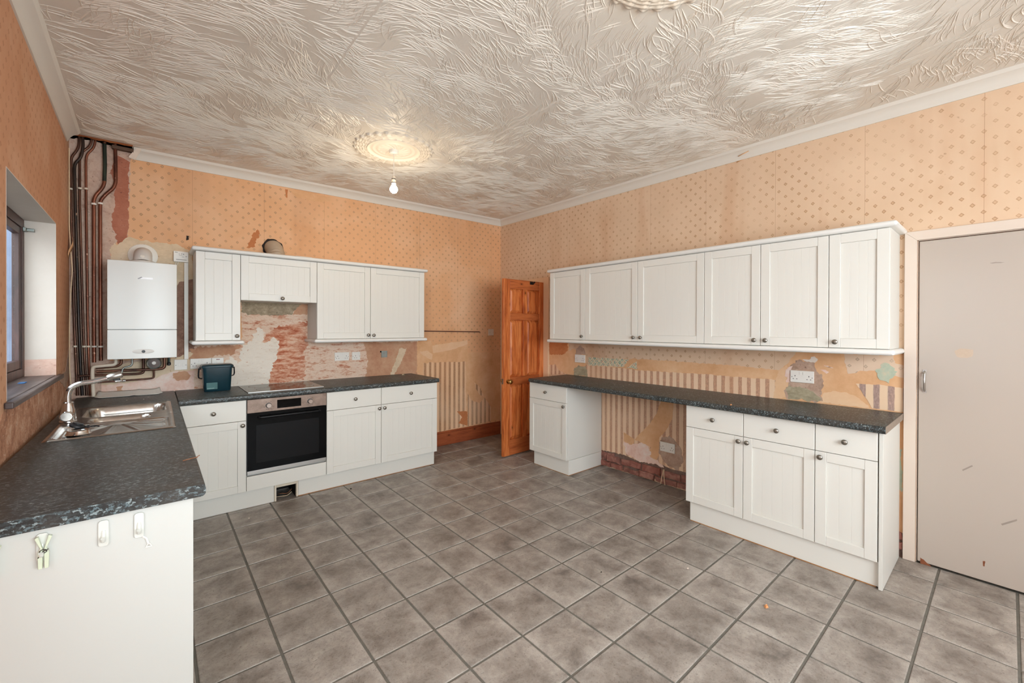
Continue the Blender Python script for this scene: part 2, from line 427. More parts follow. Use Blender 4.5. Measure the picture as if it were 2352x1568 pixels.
def glass_mat():
    g = G('window_glass'); t = g.n('BsdfTransparent'); t.inputs[0].default_value = (0.93, 0.96, 0.97, 1)
    gl = g.n('BsdfGlossy'); gl.inputs['Roughness'].default_value = 0.03
    mx = g.n('MixShader'); mx.inputs[0].default_value = 0.06
    g.t.links.new(t.outputs[0], mx.inputs[1]); g.t.links.new(gl.outputs[0], mx.inputs[2]); g.t.links.new(mx.outputs[0], g.out.inputs[0])
    MATS['window_glass'] = g.m
    g = G('lit_bulb')
    MATS['lit_bulb'] = g.fin((1, 0.9, 0.75, 1), 0.3, 0.0, Emission_Color=(1, 0.84, 0.62, 1), Emission_Strength=108.0)
    g = G('lit_bulb_dim')
    MATS['lit_bulb_dim'] = g.fin((1, 0.9, 0.75, 1), 0.3, 0.0, Emission_Color=(1, 0.72, 0.36, 1), Emission_Strength=14.0)
glass_mat()
def mt(n): return MATS[n]

# ------------------------------------------------------------------ mesh helpers
WORLD = {}
class MB:
    """Collects faces in world coordinates; build() links them as ONE mesh object under its parent."""
    def __init__(s, fr=None): s.v = []; s.f = []; s.fr = fr
    def pt(s, p):
        return s.fr.p(*p) if s.fr else Vector(p)
    def add(s, vs, fs, mapped=True):
        o = len(s.v)
        s.v += [s.pt(p) if mapped else Vector(p) for p in vs]
        s.f += [tuple(i + o for i in q) for q in fs]
        return s
    def box(s, a0, a1, b0, b1, c0, c1):
        a0, a1 = min(a0, a1), max(a0, a1); b0, b1 = min(b0, b1), max(b0, b1); c0, c1 = min(c0, c1), max(c0, c1)
        v = [(a, b, c) for c in (c0, c1) for b in (b0, b1) for a in (a0, a1)]
        return s.add(v, [(0, 2, 3, 1), (4, 5, 7, 6), (0, 1, 5, 4), (2, 6, 7, 3), (0, 4, 6, 2), (1, 3, 7, 5)])
    def prism(s, poly, c0, c1):
        n = len(poly)
        v = [(a, b, c0) for a, b in poly] + [(a, b, c1) for a, b in poly]
        f = [tuple(range(n))[::-1], tuple(range(n, 2 * n))] + [(i, (i + 1) % n, n + (i + 1) % n, n + i) for i in range(n)]
        return s.add(v, f)
    def lathe(s, prof, seg=24, o=(0, 0, 0), M=None):
        """prof: list of (radius, height along local third axis)"""
        vs = []; fs = []
        for r, h in prof:
            for k in range(seg):
                a = 2 * math.pi * k / seg
                q = Vector((r * math.cos(a), r * math.sin(a), h))
                if M is not None: q = M @ q
                vs.append((q[0] + o[0], q[1] + o[1], q[2] + o[2]))
        for i in range(len(prof) - 1):
            for k in range(seg):
                a = i * seg + k; b = i * seg + (k + 1) % seg
                fs.append((a, b, b + seg, a + seg))
        if prof[0][0] > 1e-6: fs.append(tuple(range(seg))[::-1])
        if prof[-1][0] > 1e-6: fs.append(tuple(range((len(prof) - 1) * seg, len(prof) * seg)))
        return s.add(vs, fs)
    def tube(s, path, r, seg=10, cap=True, fillet=0.0, closed=False):
        P = [s.pt(p) for p in path]
        if fillet > 0: P = round_path(P, fillet)
        n = len(P)
        T = []
        for i in range(n):
            a = P[(i - 1) % n] if closed or i > 0 else P[i]; b = P[(i + 1) % n] if closed or i < n - 1 else P[i]
            T.append((b - a).normalized())
        N = T[0].orthogonal().normalized()
        vs = []; fs = []
        for i in range(n):
            if i:
                q = T[i - 1].rotation_difference(T[i]); N = q @ N
            B = T[i].cross(N).normalized(); N = B.cross(T[i]).normalized()
            rr = r[i] if isinstance(r, (list, tuple)) else r
            for k in range(seg):
                a = 2 * math.pi * k / seg
                vs.append(P[i] + (N * math.cos(a) + B * math.sin(a)) * rr)
        m = n if closed else n - 1
        for i in range(m):
            for k in range(seg):
                a = i * seg + k; b = i * seg + (k + 1) % seg; j = ((i + 1) % n) * seg
                fs.append((a, b, j + (k + 1) % seg, j + k))
        if cap and not closed:
            fs.append(tuple(range(seg))[::-1]); fs.append(tuple(range((n - 1) * seg, n * seg)))
        return s.add(vs, fs, False)
    def build(s, name, mat, parent=None, bevel=0.0, smooth=35, seg=2, label=None):
        off = WORLD[parent.name] if parent is not None else Vector((0, 0, 0))
        me = bpy.data.meshes.new(name)
        me.from_pydata([v - off for v in s.v], [], s.f)
        me.validate(); me.update()
        me.materials.append(mt(mat) if isinstance(mat, str) else mat)
        if bevel:
            me.polygons.foreach_set('use_smooth', [True] * len(me.polygons))
        elif smooth:
            me.polygons.foreach_set('use_smooth', [True] * len(me.polygons))
            me.set_sharp_from_angle(angle=RAD(smooth))
        o = bpy.data.objects.new(name, me); COL.objects.link(o)
        if parent is not None: o.parent = parent
        WORLD[o.name] = off.copy()
        if bevel:
            b = o.modifiers.new('soft_edges', 'BEVEL'); b.width = bevel; b.segments = seg; b.limit_method = 'ANGLE'; b.angle_limit = RAD(40)
            b.harden_normals = True
        if label: o['label'] = label
        return o
def round_path(P, r, k=6):
    out = [P[0]]
    for i in range(1, len(P) - 1):
        a, b, c = P[i - 1], P[i], P[i + 1]
        d1 = (a - b); d2 = (c - b); l = min(r, d1.length * 0.48, d2.length * 0.48)
        p0 = b + d1.normalized() * l; p1 = b + d2.normalized() * l
        for j in range(k + 1):
            t = j / k
            out.append(p0 * (1 - t) ** 2 + b * 2 * t * (1 - t) + p1 * t * t)
    out.append(P[-1])
    return out

class Frame:
    """u along the wall to the right as seen from the room, v up, n out of the wall into the room"""
    def __init__(s, o, u, n): s.o = Vector(o); s.u = Vector(u).normalized(); s.n = Vector(n).normalized()
    def p(s, u, v, n): return s.o + s.u * u + Vector((0, 0, v)) + s.n * n
    def rot(s):
        M = Matrix.Identity(3)
        for i in range(3): M[i][0], M[i][1], M[i][2] = s.u[i], s.v_[i], s.n[i]
        return M
    v_ = Vector((0, 0, 1))
FB = Frame((0, 0, 0), (1, 0, 0), (0, -1, 0))                 # back wall
FR = Frame((0, 0, 0), (0, -1, 0), (-1, 0, 0))                # right wall
_t = Vector((LSK, -1, 0)).normalized()
FL = Frame((XL0, 0, 0), -_t, (_t.y * -1, _t.x, 0))           # left wall: u = -distance from the far corner
FE = Frame((0, -2.722, 0), (1, 0, 0), (0, -1, 0))            # end of the sink run
WORLDF = None

def empty(name, loc):
    o = bpy.data.objects.new(name, None); COL.objects.link(o); o.location = loc
    o.empty_display_size = 0.05
    WORLD[o.name] = Vector(loc)
    return o
def tag(o, label, cat, group=None):
    o['label'] = label; o['category'] = cat
    if group: o['group'] = group
    return o
def thing(name, loc, label, cat, group=None): return tag(empty(name, loc), label, cat, group)
def struct(o): o['kind'] = 'structure'; return o
def copy_part(src, parent, loc, rot=None, name=None):
    c = src.copy(); COL.objects.link(c); c.parent = parent
    c.location = Vector(loc) - WORLD[parent.name]
    if rot is not None: c.rotation_euler = rot
    WORLD[c.name] = Vector(loc)
    return c

rng = random.Random(7)
# ------------------------------------------------------------------ floor
mb = MB(); mb.add([(xl(0) - 0.3, 0.2, -0.004), (xl(0) - 0.3, YF - 0.3, -0.004), (1.3, YF - 0.3, -0.004), (1.3, 0.2, -0.004)], [(0, 1, 2, 3)])
mb.add([(xl(0) - 0.3, 0.2, -0.12), (xl(0) - 0.3, YF - 0.3, -0.12), (1.3, YF - 0.3, -0.12), (1.3, 0.2, -0.12)], [(3, 2, 1, 0)])
floor = struct(mb.build('floor', 'grout', None, smooth=0))
TX, TY, TX0, TY0, GR = 0.2942, 0.3015, -2.275, -2.722, 0.011
def tile_mesh(x0, x1, y0, y1, name):
    cx, cy = (x0 + x1) / 2, (y0 + y1) / 2
    b = 0.004; V = []; F = []
    for z, i in ((-0.0035, 0.0), (-0.001, 0.0008), (0.0, b)):
        V += [(x0 + i - cx, y0 + i - cy, z), (x1 - i - cx, y0 + i - cy, z), (x1 - i - cx, y1 - i - cy, z), (x0 + i - cx, y1 - i - cy, z)]
    for k in range(2):
        for i in range(4): F.append((k * 4 + i, k * 4 + (i + 1) % 4, k * 4 + 4 + (i + 1) % 4, k * 4 + 4 + i))
    F.append((8, 9, 10, 11))
    me = bpy.data.meshes.new(name); me.from_pydata(V, [], F); me.update(); me.materials.append(mt('slate_tile'))
    return me, (cx, cy)
TILES = {}
rest = MB()
def seen(x, y):
    d = Vector((x, y, 0)) - CAM; w = d.dot(FW)
    if w < 0.2: return False
    U = PX + F_PX * d.dot(RT) / w; V = PY - F_PX * d.dot(UP) / w
    return -40 < U < 2392 and V < 1610
for i in range(-7, 9):
    for j in range(-10, 13):
        x0 = TX0 + i * TX + GR / 2; x1 = x0 + TX - GR; y1 = TY0 - j * TY - GR / 2; y0 = y1 - TY + GR
        x0 = max(x0, xl(y1) + 0.002); x1 = min(x1, -0.002 if y1 < -0.8 or y0 > -0.06 else 0.6); y0 = max(y0, YF + 0.002); y1 = min(y1, -0.002)
        if x1 - x0 < 0.02 or y1 - y0 < 0.02: continue
        vis = any(seen(x, y) for x in (x0, x1) for y in (y0, y1)) and not (x1 < -3.5) and not (y0 > -0.55 and x1 < -1.4)
        if not vis:
            rest.add([(x0, y0, -0.0035), (x1, y0, -0.0035), (x1, y1, -0.0035), (x0, y1, -0.0035), (x0 + .003, y0 + .003, 0), (x1 - .003, y0 + .003, 0), (x1 - .003, y1 - .003, 0), (x0 + .003, y1 - .003, 0)],
                     [(4, 5, 6, 7), (0, 1, 5, 4), (1, 2, 6, 5), (2, 3, 7, 6), (3, 0, 4, 7)])
            continue
        key = (round(x1 - x0, 4), round(y1 - y0, 4))
        if key not in TILES: TILES[key] = tile_mesh(x0, x1, y0, y1, 'tile')[0]
        o = bpy.data.objects.new('tile', TILES[key]); COL.objects.link(o); o.parent = floor
        o.location = ((x0 + x1) / 2, (y0 + y1) / 2, rng.uniform(-0.0006, 0.0))
ro = rest.build('tiles_out_of_view', 'slate_tile', floor, smooth=0); ro['kind'] = 'stuff'

# ------------------------------------------------------------------ ceiling
HX, HY = -3.715, -0.085             # broken corner where the pipes go up
mb = MB()
def cgrid(x0, x1, y0, y1, nx=6, ny=6):
    vs = []; fs = []
    for j in range(ny + 1):
        for i in range(nx + 1):
            x = x0 + (x1 - x0) * i / nx; y = y0 + (y1 - y0) * j / ny
            vs.append((x, y, ceil_z(x, y)))
    for j in range(ny):
        for i in range(nx):
            a = j * (nx + 1) + i; fs.append((a, a + nx + 1, a + nx + 2, a + 1))
    mb.add(vs, fs)
cgrid(-4.12, 0.02, YF - 0.02, HY, 8, 10)
cgrid(HX, 0.02, HY, 0.02, 8, 1)
zt_ = 3.05
mb.box(-4.4, 0.3, YF - 0.3, 0.3, zt_, zt_ + 0.1)
ceiling = struct(mb.build('ceiling', 'ceiling_artex'))
# dark void over the broken corner, with a timber edge
mb = MB(); mb.box(-4.2, HX + 0.02, 0.0, 0.015, 2.80, 3.04); mb.box(-4.2, -4.10, HY, 0.0, 2.80, 3.04); mb.box(HX, HX + 0.02, HY, 0, ceil_z(HX, 0) + .004, 3.04); mb.box(-4.2, HX, HY - 0.01, HY, ceil_z(HX, 0) + 0.03, 3.04)
mb.build('ceiling_void', 'dark_hole', ceiling, smooth=0)
mb = MB(); mb.box(-3.83, -3.705, -0.05, -0.012, 2.800, 2.826)
mb.build('exposed_batten', 'timber_brown', ceiling, 0.003)
mb = MB()
jag = [(-4.055, 0), (-4.00, -.012), (-3.96, .004), (-3.93, -.02), (-3.90, -.03), (-3.87, .0), (-3.84, -.026), (-3.80, -.008), (-3.76, -.02), (-3.71, -.004)]
for k in range(len(jag) - 1):
    (xa, da), (xb, db) = jag[k], jag[k + 1]
    za, zb = ceil_z(xa, HY), ceil_z(xb, HY)
    mb.add([(xa, HY + .012 - da * .8, za - .001), (xb, HY + .012 - db * .8, zb - .001), (xb, HY - .02, zb - 0.001), (xa, HY - .02, za - 0.001), (xa, HY + .012 - da * .8, za + .012), (xb, HY + .012 - db * .8, zb + .012)], [(0, 1, 2, 3), (1, 0, 4, 5)])
mb.build('broken_edge', 'lining_dark', ceiling, smooth=0)

# swirled ridges of textured plaster
mb = MB()
r2 = random.Random(11)
def field(x, y):
    a = noise.noise(Vector((x * 0.75, y * 0.75, 3.3))) * 3.4 + noise.noise(Vector((x * 2.1, y * 2.1, 8.1))) * 1.5 + 0.45
    return a
def stroke(x, y, L, h, w, off, cv):
    n = max(4, min(9, int(L / 0.02))); st = L / n
    P = []
    for i in range(n + 1):
        a = field(x, y) + off + cv * (i * st - L / 2)
        P.append((x, y, a)); x += math.cos(a) * st; y += math.sin(a) * st
    for (px_, py_, a) in P:
        if px_ > -0.06 or px_ < -3.985 or py_ > -0.07 or py_ < -4.75: return
        if py_ > -0.13 and px_ < HX: return
        if math.hypot(px_ + 2.12, py_ + 1.281) < 0.30 or math.hypot(px_ + 2.08, py_ + 3.66) < 0.30: return
    vs = []; fs = []
    for i, (px_, py_, a) in enumerate(P):
        t = i / n; s = min(1.0, 3.0 * min(t + .05, 1 - t + .03)); z = ceil_z(px_, py_)
        nx, ny = -math.sin(a), math.cos(a); ww = w * (0.4 + 0.6 * s); sh = 0.3 * ww
        vs += [(px_ - nx * ww, py_ - ny * ww, z + .0004), (px_ + nx * sh, py_ + ny * sh, z - h * s), (px_ + nx * ww, py_ + ny * ww, z + .0004)]
    for i in range(n):
        a = i * 3
        fs += [(a, a + 1, a + 4, a + 3), (a + 1, a + 2, a + 5, a + 4)]
    mb.add(vs, fs)
for k in range(6200):
    x = r2.uniform(-4.0, -0.02); y = r2.uniform(-4.75, -0.05)
    a = field(x, y); off = r2.gauss(0, 0.42); sp = r2.uniform(0.010, 0.017); h = r2.uniform(0.0018, 0.0034); cv = r2.uniform(-7.5, 7.5)
    for i in range(r2.randint(2, 5)):
        q = r2.uniform(-0.03, 0.03); d = i * sp
        stroke(x - math.sin(a + off) * d + math.cos(a) * q, y + math.cos(a + off) * d + math.sin(a) * q, r2.uniform(0.07, 0.19), h * r2.uniform(0.6, 1.15), r2.uniform(0.0019, 0.0033), off + 0.05 * i, cv)
so = mb.build('plaster_swirls', 'artex_ridge', ceiling, smooth=50); so['kind'] = 'stuff'
# board joints
for (xs, ya, yb) in ((-1.64, -0.45, -3.2), (-2.82, -1.95, -4.7)):
    mb = MB(); n = 30
    for k in range(n):
        y0 = ya + (yb - ya) * k / n; y1 = ya + (yb - ya) * (k + 1) / n
        w0 = 0.004 + 0.004 * rng.random(); xo = rng.uniform(-0.003, 0.003)
        z0, z1 = ceil_z(xs, y0), ceil_z(xs, y1)
        mb.add([(xs - .012 + xo, y0, z0), (xs + xo, y0, z0 - .004), (xs + .004 + xo, y0, z0), (xs - .012 + xo, y1, z1), (xs + xo, y1, z1 - .004), (xs + .004 + xo, y1, z1)], [(0, 1, 4, 3), (1, 2, 5, 4)])
    mb.build('board_joint', 'artex_ridge', ceiling, smooth=0)

# ------------------------------------------------------------------ walls
def quad_wall(name, fr, rects, mat, thick=0.12):
    mb = MB(fr)
    for (u0, u1, v0, v1) in rects: mb.box(u0, u1, v0, v1, -thick, 0)
    return struct(mb.build(name, mat, None, smooth=0))
HT = 3.05
wall_back = quad_wall('wall_back', FB, [(-4.25, 0.12, -0.1, HT)], 'paper_back')
# right wall with two door openings (u = -y)
DO0, DO1, DOH = 0.10, 0.845, 2.005          # opening of the pine door
RD0, RD1, RDH = 4.125, 4.90, 1.985          # opening of the painted door
wall_right = quad_wall('wall_right', FR, [(-0.0, DO0, -0.1, HT), (DO0, DO1, DOH, HT), (DO1, RD0, -0.1, HT), (RD0, RD1, RDH, HT), (RD1, -YF + 0.12, -0.1, HT)], 'paper_right')
# left wall with window opening; u measured from the far corner, negative towards the camera
WU0, WU1, WV0, WV1 = -1.86, -0.605, 1.105, 2.085
TL = 0.172
W3A, W3B = -4.55, -3.25             # unseen window added to the left wall to light the right side
wall_left = quad_wall('wall_left', FL, [(-6.5, W3A, -0.1, HT), (W3A, W3B, -0.1, 0.95), (W3A, W3B, 2.15, HT), (W3B, WU0, -0.1, HT), (WU0, WU1, -0.1, WV0), (WU0, WU1, WV1, HT), (WU1, 0.15, -0.1, HT)], 'paper_left', TL)
# wall behind the camera with a wide glazed opening
FF = Frame((-4.05, YF, 0), (-1, 0, 0), (0, 1, 0))
GX0, GX1, GZ0, GZ1 = -3.85, -1.15, 0.90, 2.35
mb = MB()
for (a, b, c, d) in ((-4.25, GX0, -0.1, HT), (GX0, GX1, -0.1, GZ0), (GX0, GX1, GZ1, HT), (GX1, 0.12, -0.1, HT)): mb.box(a, b, YF - 0.12, YF, c, d)
wall_front = struct(mb.build('wall_front', 'paper_back', None, smooth=0))
w2 = struct(empty('window_2', (-2.50, YF - 0.06, GZ0)))
for xx in (GX0 + 0.03, -2.95, -2.05, GX1 - 0.03):
    MB().box(xx - 0.03, xx + 0.03, YF - 0.09, YF - 0.03, GZ0, GZ1).build('mullion', 'plastic_white', w2, 0.004)
for zz in (GZ0 + 0.03, GZ1 - 0.03):
    MB().box(GX0 + .06, GX1 - .06, YF - 0.09, YF - 0.03, zz - 0.03, zz + 0.03).build('rail', 'plastic_white', w2, 0.004)
for a, b in ((GX0 + 0.06, -2.98), (-2.92, -2.08), (-2.02, GX1 - 0.06)):
    MB().box(a, b, YF - 0.064, YF - 0.06, GZ0 + 0.06, GZ1 - 0.06).build('pane', 'window_glass', w2, smooth=0)
# hallway beyond the pine door
mb = MB(); mb.box(0.12, 1.25, 0.0, 0.1, -0.1, HT); mb.box(1.15, 1.25, -1.6, 0.0, -0.1, HT); mb.box(0.12, 1.25, -1.6, -1.5, -0.1, HT); mb.box(0.12, 1.25, -1.5, 0, 2.4, 2.5)
struct(mb.build('wall_hall', 'lining_pale', None, smooth=0))
# cupboard behind the painted door
mb = MB(); mb.box(0.6, 0.65, -5.1, -3.95, -0.1, HT); mb.box(0.12, 0.6, -3.98, -3.95, -0.1, HT); mb.box(0.12, 0.6, -5.1, -5.07, -0.1, HT)
struct(mb.build('wall_cupboard', 'lining_pale', None, smooth=0))
# added walls outside, toning down the bright sky behind the window
mb = MB(); mb.box(-7.2, -7.0, -6, 2.5, -0.1, 2.2)
struct(mb.build('wall_added_outside', 'outside_render', None, smooth=0))
mb = MB(); mb.box(-7.0, -4.4, 1.6, 1.8, -0.1, 4.5)
struct(mb.build('wall_added_backdrop', 'backdrop_blue', None, smooth=0))  # invented wall, gives the pane a dull blue in place of white sky
w3 = struct(empty('window_added_3', FL.p((W3A + W3B) / 2, 0.95, -0.15)))  # invented side window, put in to brighten the right wall and cabinets
for (a, b, c, d, nm) in ((W3A, W3A + .05, 0.95, 2.15, 'stile'), (W3B - .05, W3B, 0.95, 2.15, 'stile'), (W3A + .05, W3B - .05, 2.10, 2.15, 'rail'), (W3A + .05, W3B - .05, 0.95, 1.0, 'rail')):
    MB(FL).box(a, b, c, d, -.172, -.132).build(nm, 'dark_wood', w3, 0.003)
MB(FL).box(W3A + .05, W3B - .05, 1.0, 2.10, -.156, -.152).build('pane', 'window_glass', w3, smooth=0)
mb = MB(); mb.box(-9, -4.45, -9, 4, -0.2, -0.1); mb.box(-4.45, 4, -12, YF - 0.35, -0.2, -0.1)
struct(mb.build('ground_outside', 'concrete_slab', None, smooth=0))

# ------------------------------------------------------------------ coving, skirting
def coving(name, path, inward, z_off=None):
    prof = [(0.0, 0.0), (0.007, 0.0), (0.009, 0.007), (0.017, 0.030), (0.032, 0.050), (0.054, 0.061), (0.058, 0.068), (0.066, COV + .003), (0.0, COV + .003)]
    mb = MB(); vs = []; fs = []; n = len(prof)
    for (x, y), (ix, iy) in zip(path, inward):
        z = cov_z(x, y)
        for d, h in prof: vs.append((x + ix * d, y + iy * d, z + h))
    for i in range(len(path) - 1):
        for k in range(n):
            fs.append((i * n + k, i * n + (k + 1) % n, (i + 1) * n + (k + 1) % n, (i + 1) * n + k))
    fs.append(tuple(range(n))); fs.append(tuple(range((len(path) - 1) * n, len(path) * n))[::-1])
    mb.add(vs, fs)
    o = mb.build(name, 'coving_white', None, smooth=30)
    bm = bmesh.new(); bm.from_mesh(o.data); bmesh.ops.recalc_face_normals(bm, faces=bm.faces); bm.to_mesh(o.data); bm.free()
    return struct(o)
coving('trim_1', [(-3.705 * (1 - t) , 0) for t in (0, .25, .5, .75, 1)], [(0.0, -1)] * 4 + [(-1, -1)])
coving('trim_2', [(0, YF * t) for t in (0, .2, .4, .6, .8, 1)], [(-1, -1)] + [(-1, 0)] * 4 + [(-1, 1)])
coving('trim_3', [(xl(y), y) for y in (-0.14, -1, -2, -3.5, -5, YF)], [(1.1, 0)] * 5 + [(1, 1)])
# a broken coving end that has dropped at the pipe corner
mb = MB()
mb.add([(-3.735, -.012, 2.762), (-3.69, -.062, 2.825), (-3.66, -.064, 2.828), (-3.70, -.006, 2.752), (-3.735, -.020, 2.770), (-3.69, -.070, 2.831), (-3.66, -.072, 2.832), (-3.70, -.014, 2.758)],
       [(0, 1, 2, 3), (7, 6, 5, 4), (0, 4, 5, 1), (1, 5, 6, 2), (2, 6, 7, 3), (3, 7, 4, 0)])
struct(mb.build('trim_4', 'scrap_white', None, smooth=0))
mb = MB(FB); mb.prism([(-1.33, 0.0), (-0.002, 0.0), (-0.002, 0.150), (-1.33, 0.150)], 0.0, 0.019)
mb.prism([(-1.33, 0.150), (-0.002, 0.150), (-0.002, 0.172), (-1.33, 0.172)], 0.0, 0.012)
struct(mb.build('baseboard_back', 'skirting_pine', None, 0.004))

# ------------------------------------------------------------------ torn paper and plaster patches on the walls
PIDX = [0]
def patch(wall, fr, px, mat, layer, rag=0.008, name='paper_remnant', step=0.011, thick=None, plane=0.0):
    """outline given in photo pixels, carried onto the wall it lies on"""
    ax = 'y' if fr is FB else 'x'
    pts = []
    for U, V in px:
        q = on(U, V, ax, plane) - fr.o
        pts.append((q.dot(fr.u), q.z))
    out = []
    n = len(pts); sd = px[0][0] * 0.37 + px[0][1]
    for i in range(n):
        a = Vector(pts[i]); b = Vector(pts[(i + 1) % n]); L = (b - a).length
        k = max(1, int(L / step)); d = (b - a); nn = Vector((-d.y, d.x)).normalized() if L > 0 else Vector((0, 0))
        for j in range(k):
            q = a + d * (j / k)
            w = noise.noise(Vector((q.x * 26, q.y * 26, sd))) * rag * 1.1 + noise.noise(Vector((q.x * 75, q.y * 75, sd + 5))) * rag * 0.9 + noise.noise(Vector((q.x * 190, q.y * 190, sd + 9))) * rag * 0.5
            q = q + nn * w
            out.append((q.x, max(0.001, q.y)))
    PIDX[0] += 1
    h = 0.001 * layer + 0.000012 * PIDX[0]
    mb = MB(fr); m_ = len(out)
    V = [(a, b, h) for a, b in out] + [(a, b, 0.0) for a, b in out]
    area = sum(out[i][0] * out[(i + 1) % m_][1] - out[(i + 1) % m_][0] * out[i][1] for i in range(m_))
    f0 = tuple(range(m_)) if area > 0 else tuple(range(m_))[::-1]
    F = [f0]
    for i in range(m_):
        j = (i + 1) % m_
        F.append((i, m_ + i, m_ + j, j) if area > 0 else (i, j, m_ + j, m_ + i))
    mb.add(V, F)
    return mb.build(name, mat, wall, smooth=0)
def crop(ox, oy, s, pts): return [(ox + a / s, oy + b / s) for a, b in pts]
PB = lambda px, mat, layer, **k: patch(wall_back, FB, px, mat, layer, **k)
PR = lambda px, mat, layer, **k: patch(wall_right, FR, px, mat, layer, **k)
# back wall, pipe corner and boiler
PB([(150, 316), (210, 322), (300, 350), (296, 470), (292, 545), (268, 556), (252, 600), (250, 830), (400, 822), (440, 800), (444, 850), (440, 906), (245, 918), (150, 925)], 'plaster_pipe', 1, name='bare_plaster')
PB([(264, 352), (296, 372), (295, 470), (294, 545), (285, 552), (272, 562), (264, 535), (258, 520), (257, 495), (264, 470), (262, 445), (266, 425), (256, 402), (260, 375)], 'plaster_red', 2, name='bare_plaster')
PB([(252, 575), (262, 558), (268, 562), (276, 556), (292, 545), (330, 553), (370, 557), (408, 562), (440, 576), (446, 640), (412, 648), (405, 662), (330, 660), (256, 600)], 'plaster_cream', 3, name='bare_plaster')
PB([(402, 652), (414, 642), (446, 640), (446, 800), (404, 830)], 'plaster_dark', 2, name='bare_plaster')
PB([(238, 846), (300, 832), (405, 822), (444, 806), (446, 890), (360, 900), (230, 912)], 'plaster_cream', 2, name='bare_plaster')
PB([(232, 884), (300, 878), (355, 868), (400, 852), (446, 850), (446, 905), (300, 914), (228, 916)], 'plaster_pinkwhite', 3, name='bare_plaster')
PB([(398, 858), (424, 852), (438, 862), (432, 872), (410, 874), (396, 868)], 'plaster_tan', 4, name='bare_plaster')
PB([(266, 888), (284, 886), (282, 898), (268, 897)], 'plaster_tan', 4, name='bare_plaster')
# splash-back area
PB([(436, 780), (556, 778), (553, 688), (720, 690), (720, 778), (960, 782), (957, 862), (800, 874), (560, 886), (436, 908)], 'plaster_streak', 1, name='bare_plaster')
PB([(604, 782), (630, 752), (706, 736), (706, 870), (612, 882), (622, 848), (618, 806)], 'plaster_streak_red', 2, name='bare_plaster', rag=0.02)
PB([(700, 800), (770, 796), (846, 800), (840, 868), (700, 874)], 'plaster_streak', 3, name='bare_plaster', rag=0.02)
PB([(546, 836), (552, 806), (562, 790), (582, 776), (592, 754), (606, 752), (607, 770), (600, 790), (614, 786), (626, 778), (640, 782), (641, 796), (632, 826), (622, 848), (618, 880), (556, 888), (512, 892), (504, 868), (512, 830), (530, 818)], 'plaster_white', 4, name='filler', rag=0.022)
PB([(553, 690), (692, 696), (680, 706), (672, 722), (626, 724), (570, 721), (554, 716)], 'plaster_grey', 3, name='glue_residue', rag=0.012)
PB([(680, 706), (694, 696), (708, 698), (706, 722), (672, 722)], 'plaster_tan', 2, name='bare_plaster')
PB([(438, 800), (520, 792), (552, 794), (540, 812), (500, 818), (470, 826), (440, 830)], 'plaster_tan', 3, name='bare_plaster', rag=0.02)
PB([(836, 786), (958, 784), (957, 862), (838, 870), (846, 830)], 'plaster_tan', 3, name='bare_plaster', rag=0.01)
PB([(916, 800), (934, 798), (926, 820), (914, 846), (904, 862), (896, 860), (908, 830)], 'plaster_cream', 4, name='filler', rag=0.012)
# to the right of the back cabinets
C7 = lambda p: crop(940, 560, 3.0167, p)
PB(C7([(46, 680), (150, 672), (160, 700), (400, 668), (405, 752), (630, 752), (634, 1216), (560, 1228), (200, 1304), (50, 1304)]), 'lining', 1, rag=0.006)
PB(C7([(94, 826), (160, 822), (390, 814), (398, 1258), (205, 1302), (60, 1302), (60, 960), (94, 930)]), 'stripes_back', 2)
PB(C7([(404, 1040), (430, 1082), (488, 1104), (522, 1064), (566, 1130), (564, 1226), (404, 1262)]), 'stripes_back', 2, rag=0.005)
PB(C7([(450, 958), (486, 988), (522, 1062), (486, 1042), (462, 1004)]), 'stripes_back', 3, rag=0.005)
PB(C7([(160, 704), (402, 668), (404, 694), (300, 732), (164, 758)]), 'lining_pale', 2, rag=0.005)
PB(C7([(330, 1160), (402, 1158), (402, 1258), (340, 1240), (366, 1200)]), 'lining_dark', 3, rag=0.006)
PB(C7([(70, 745), (130, 742), (160, 765), (155, 810), (130, 790), (90, 765)]), 'lining_pale', 2, rag=0.006)
# scars on the paper over the cabinets
PB([(566, 568), (580, 545), (592, 526), (600, 530), (594, 548), (580, 566)], 'lining_dark', 1, rag=0.014)
PB([(428, 541), (433, 542), (434, 550), (428, 552)], 'dirt_black', 1, rag=0.006, name='drilled_hole')
PB([(655, 434), (661, 435), (660, 455), (656, 452)], 'lining_dark', 1, rag=0.003)
PB([(660, 432), (700, 440), (760, 452), (758, 462), (720, 462), (680, 452)], 'lining', 1, rag=0.01)
# right wall above the worktop
PR([(1262, 783), (1306, 786), (1308, 806), (1318, 800), (1330, 812), (1345, 812), (1346, 836), (1352, 838), (1352, 822), (1446, 824), (1464, 824), (1560, 830), (1700, 840), (1790, 850), (1808, 836), (1830, 806), (1850, 798), (2077, 812), (2077, 946), (1940, 935), (1303, 859), (1262, 858)], 'lining', 1, rag=0.006)
PR([(1262, 784), (1305, 786), (1304, 806), (1296, 814), (1262, 814)], 'lining_dark', 2, rag=0.01)
PR([(1262, 838), (1276, 836), (1284, 850), (1300, 858), (1262, 860)], 'stripes_right', 2, rag=0.006)
PR([(1346, 838), (1440, 846), (1464, 850), (1620, 859), (1700, 866), (1790, 873), (1776, 920), (1560, 895), (1346, 865)], 'stripes_right', 2, rag=0.006)
PR([(1352, 820), (1446, 825), (1432, 842), (1352, 839)], 'floral_border', 3, rag=0.004)
PR([(1440, 844), (1463, 829), (1464, 847)], 'floral_border', 3, rag=0.004)
PR([(1318, 862), (1320, 846), (1330, 840), (1346, 840), (1350, 864)], 'cement_olive', 3, rag=0.012, name='filler')
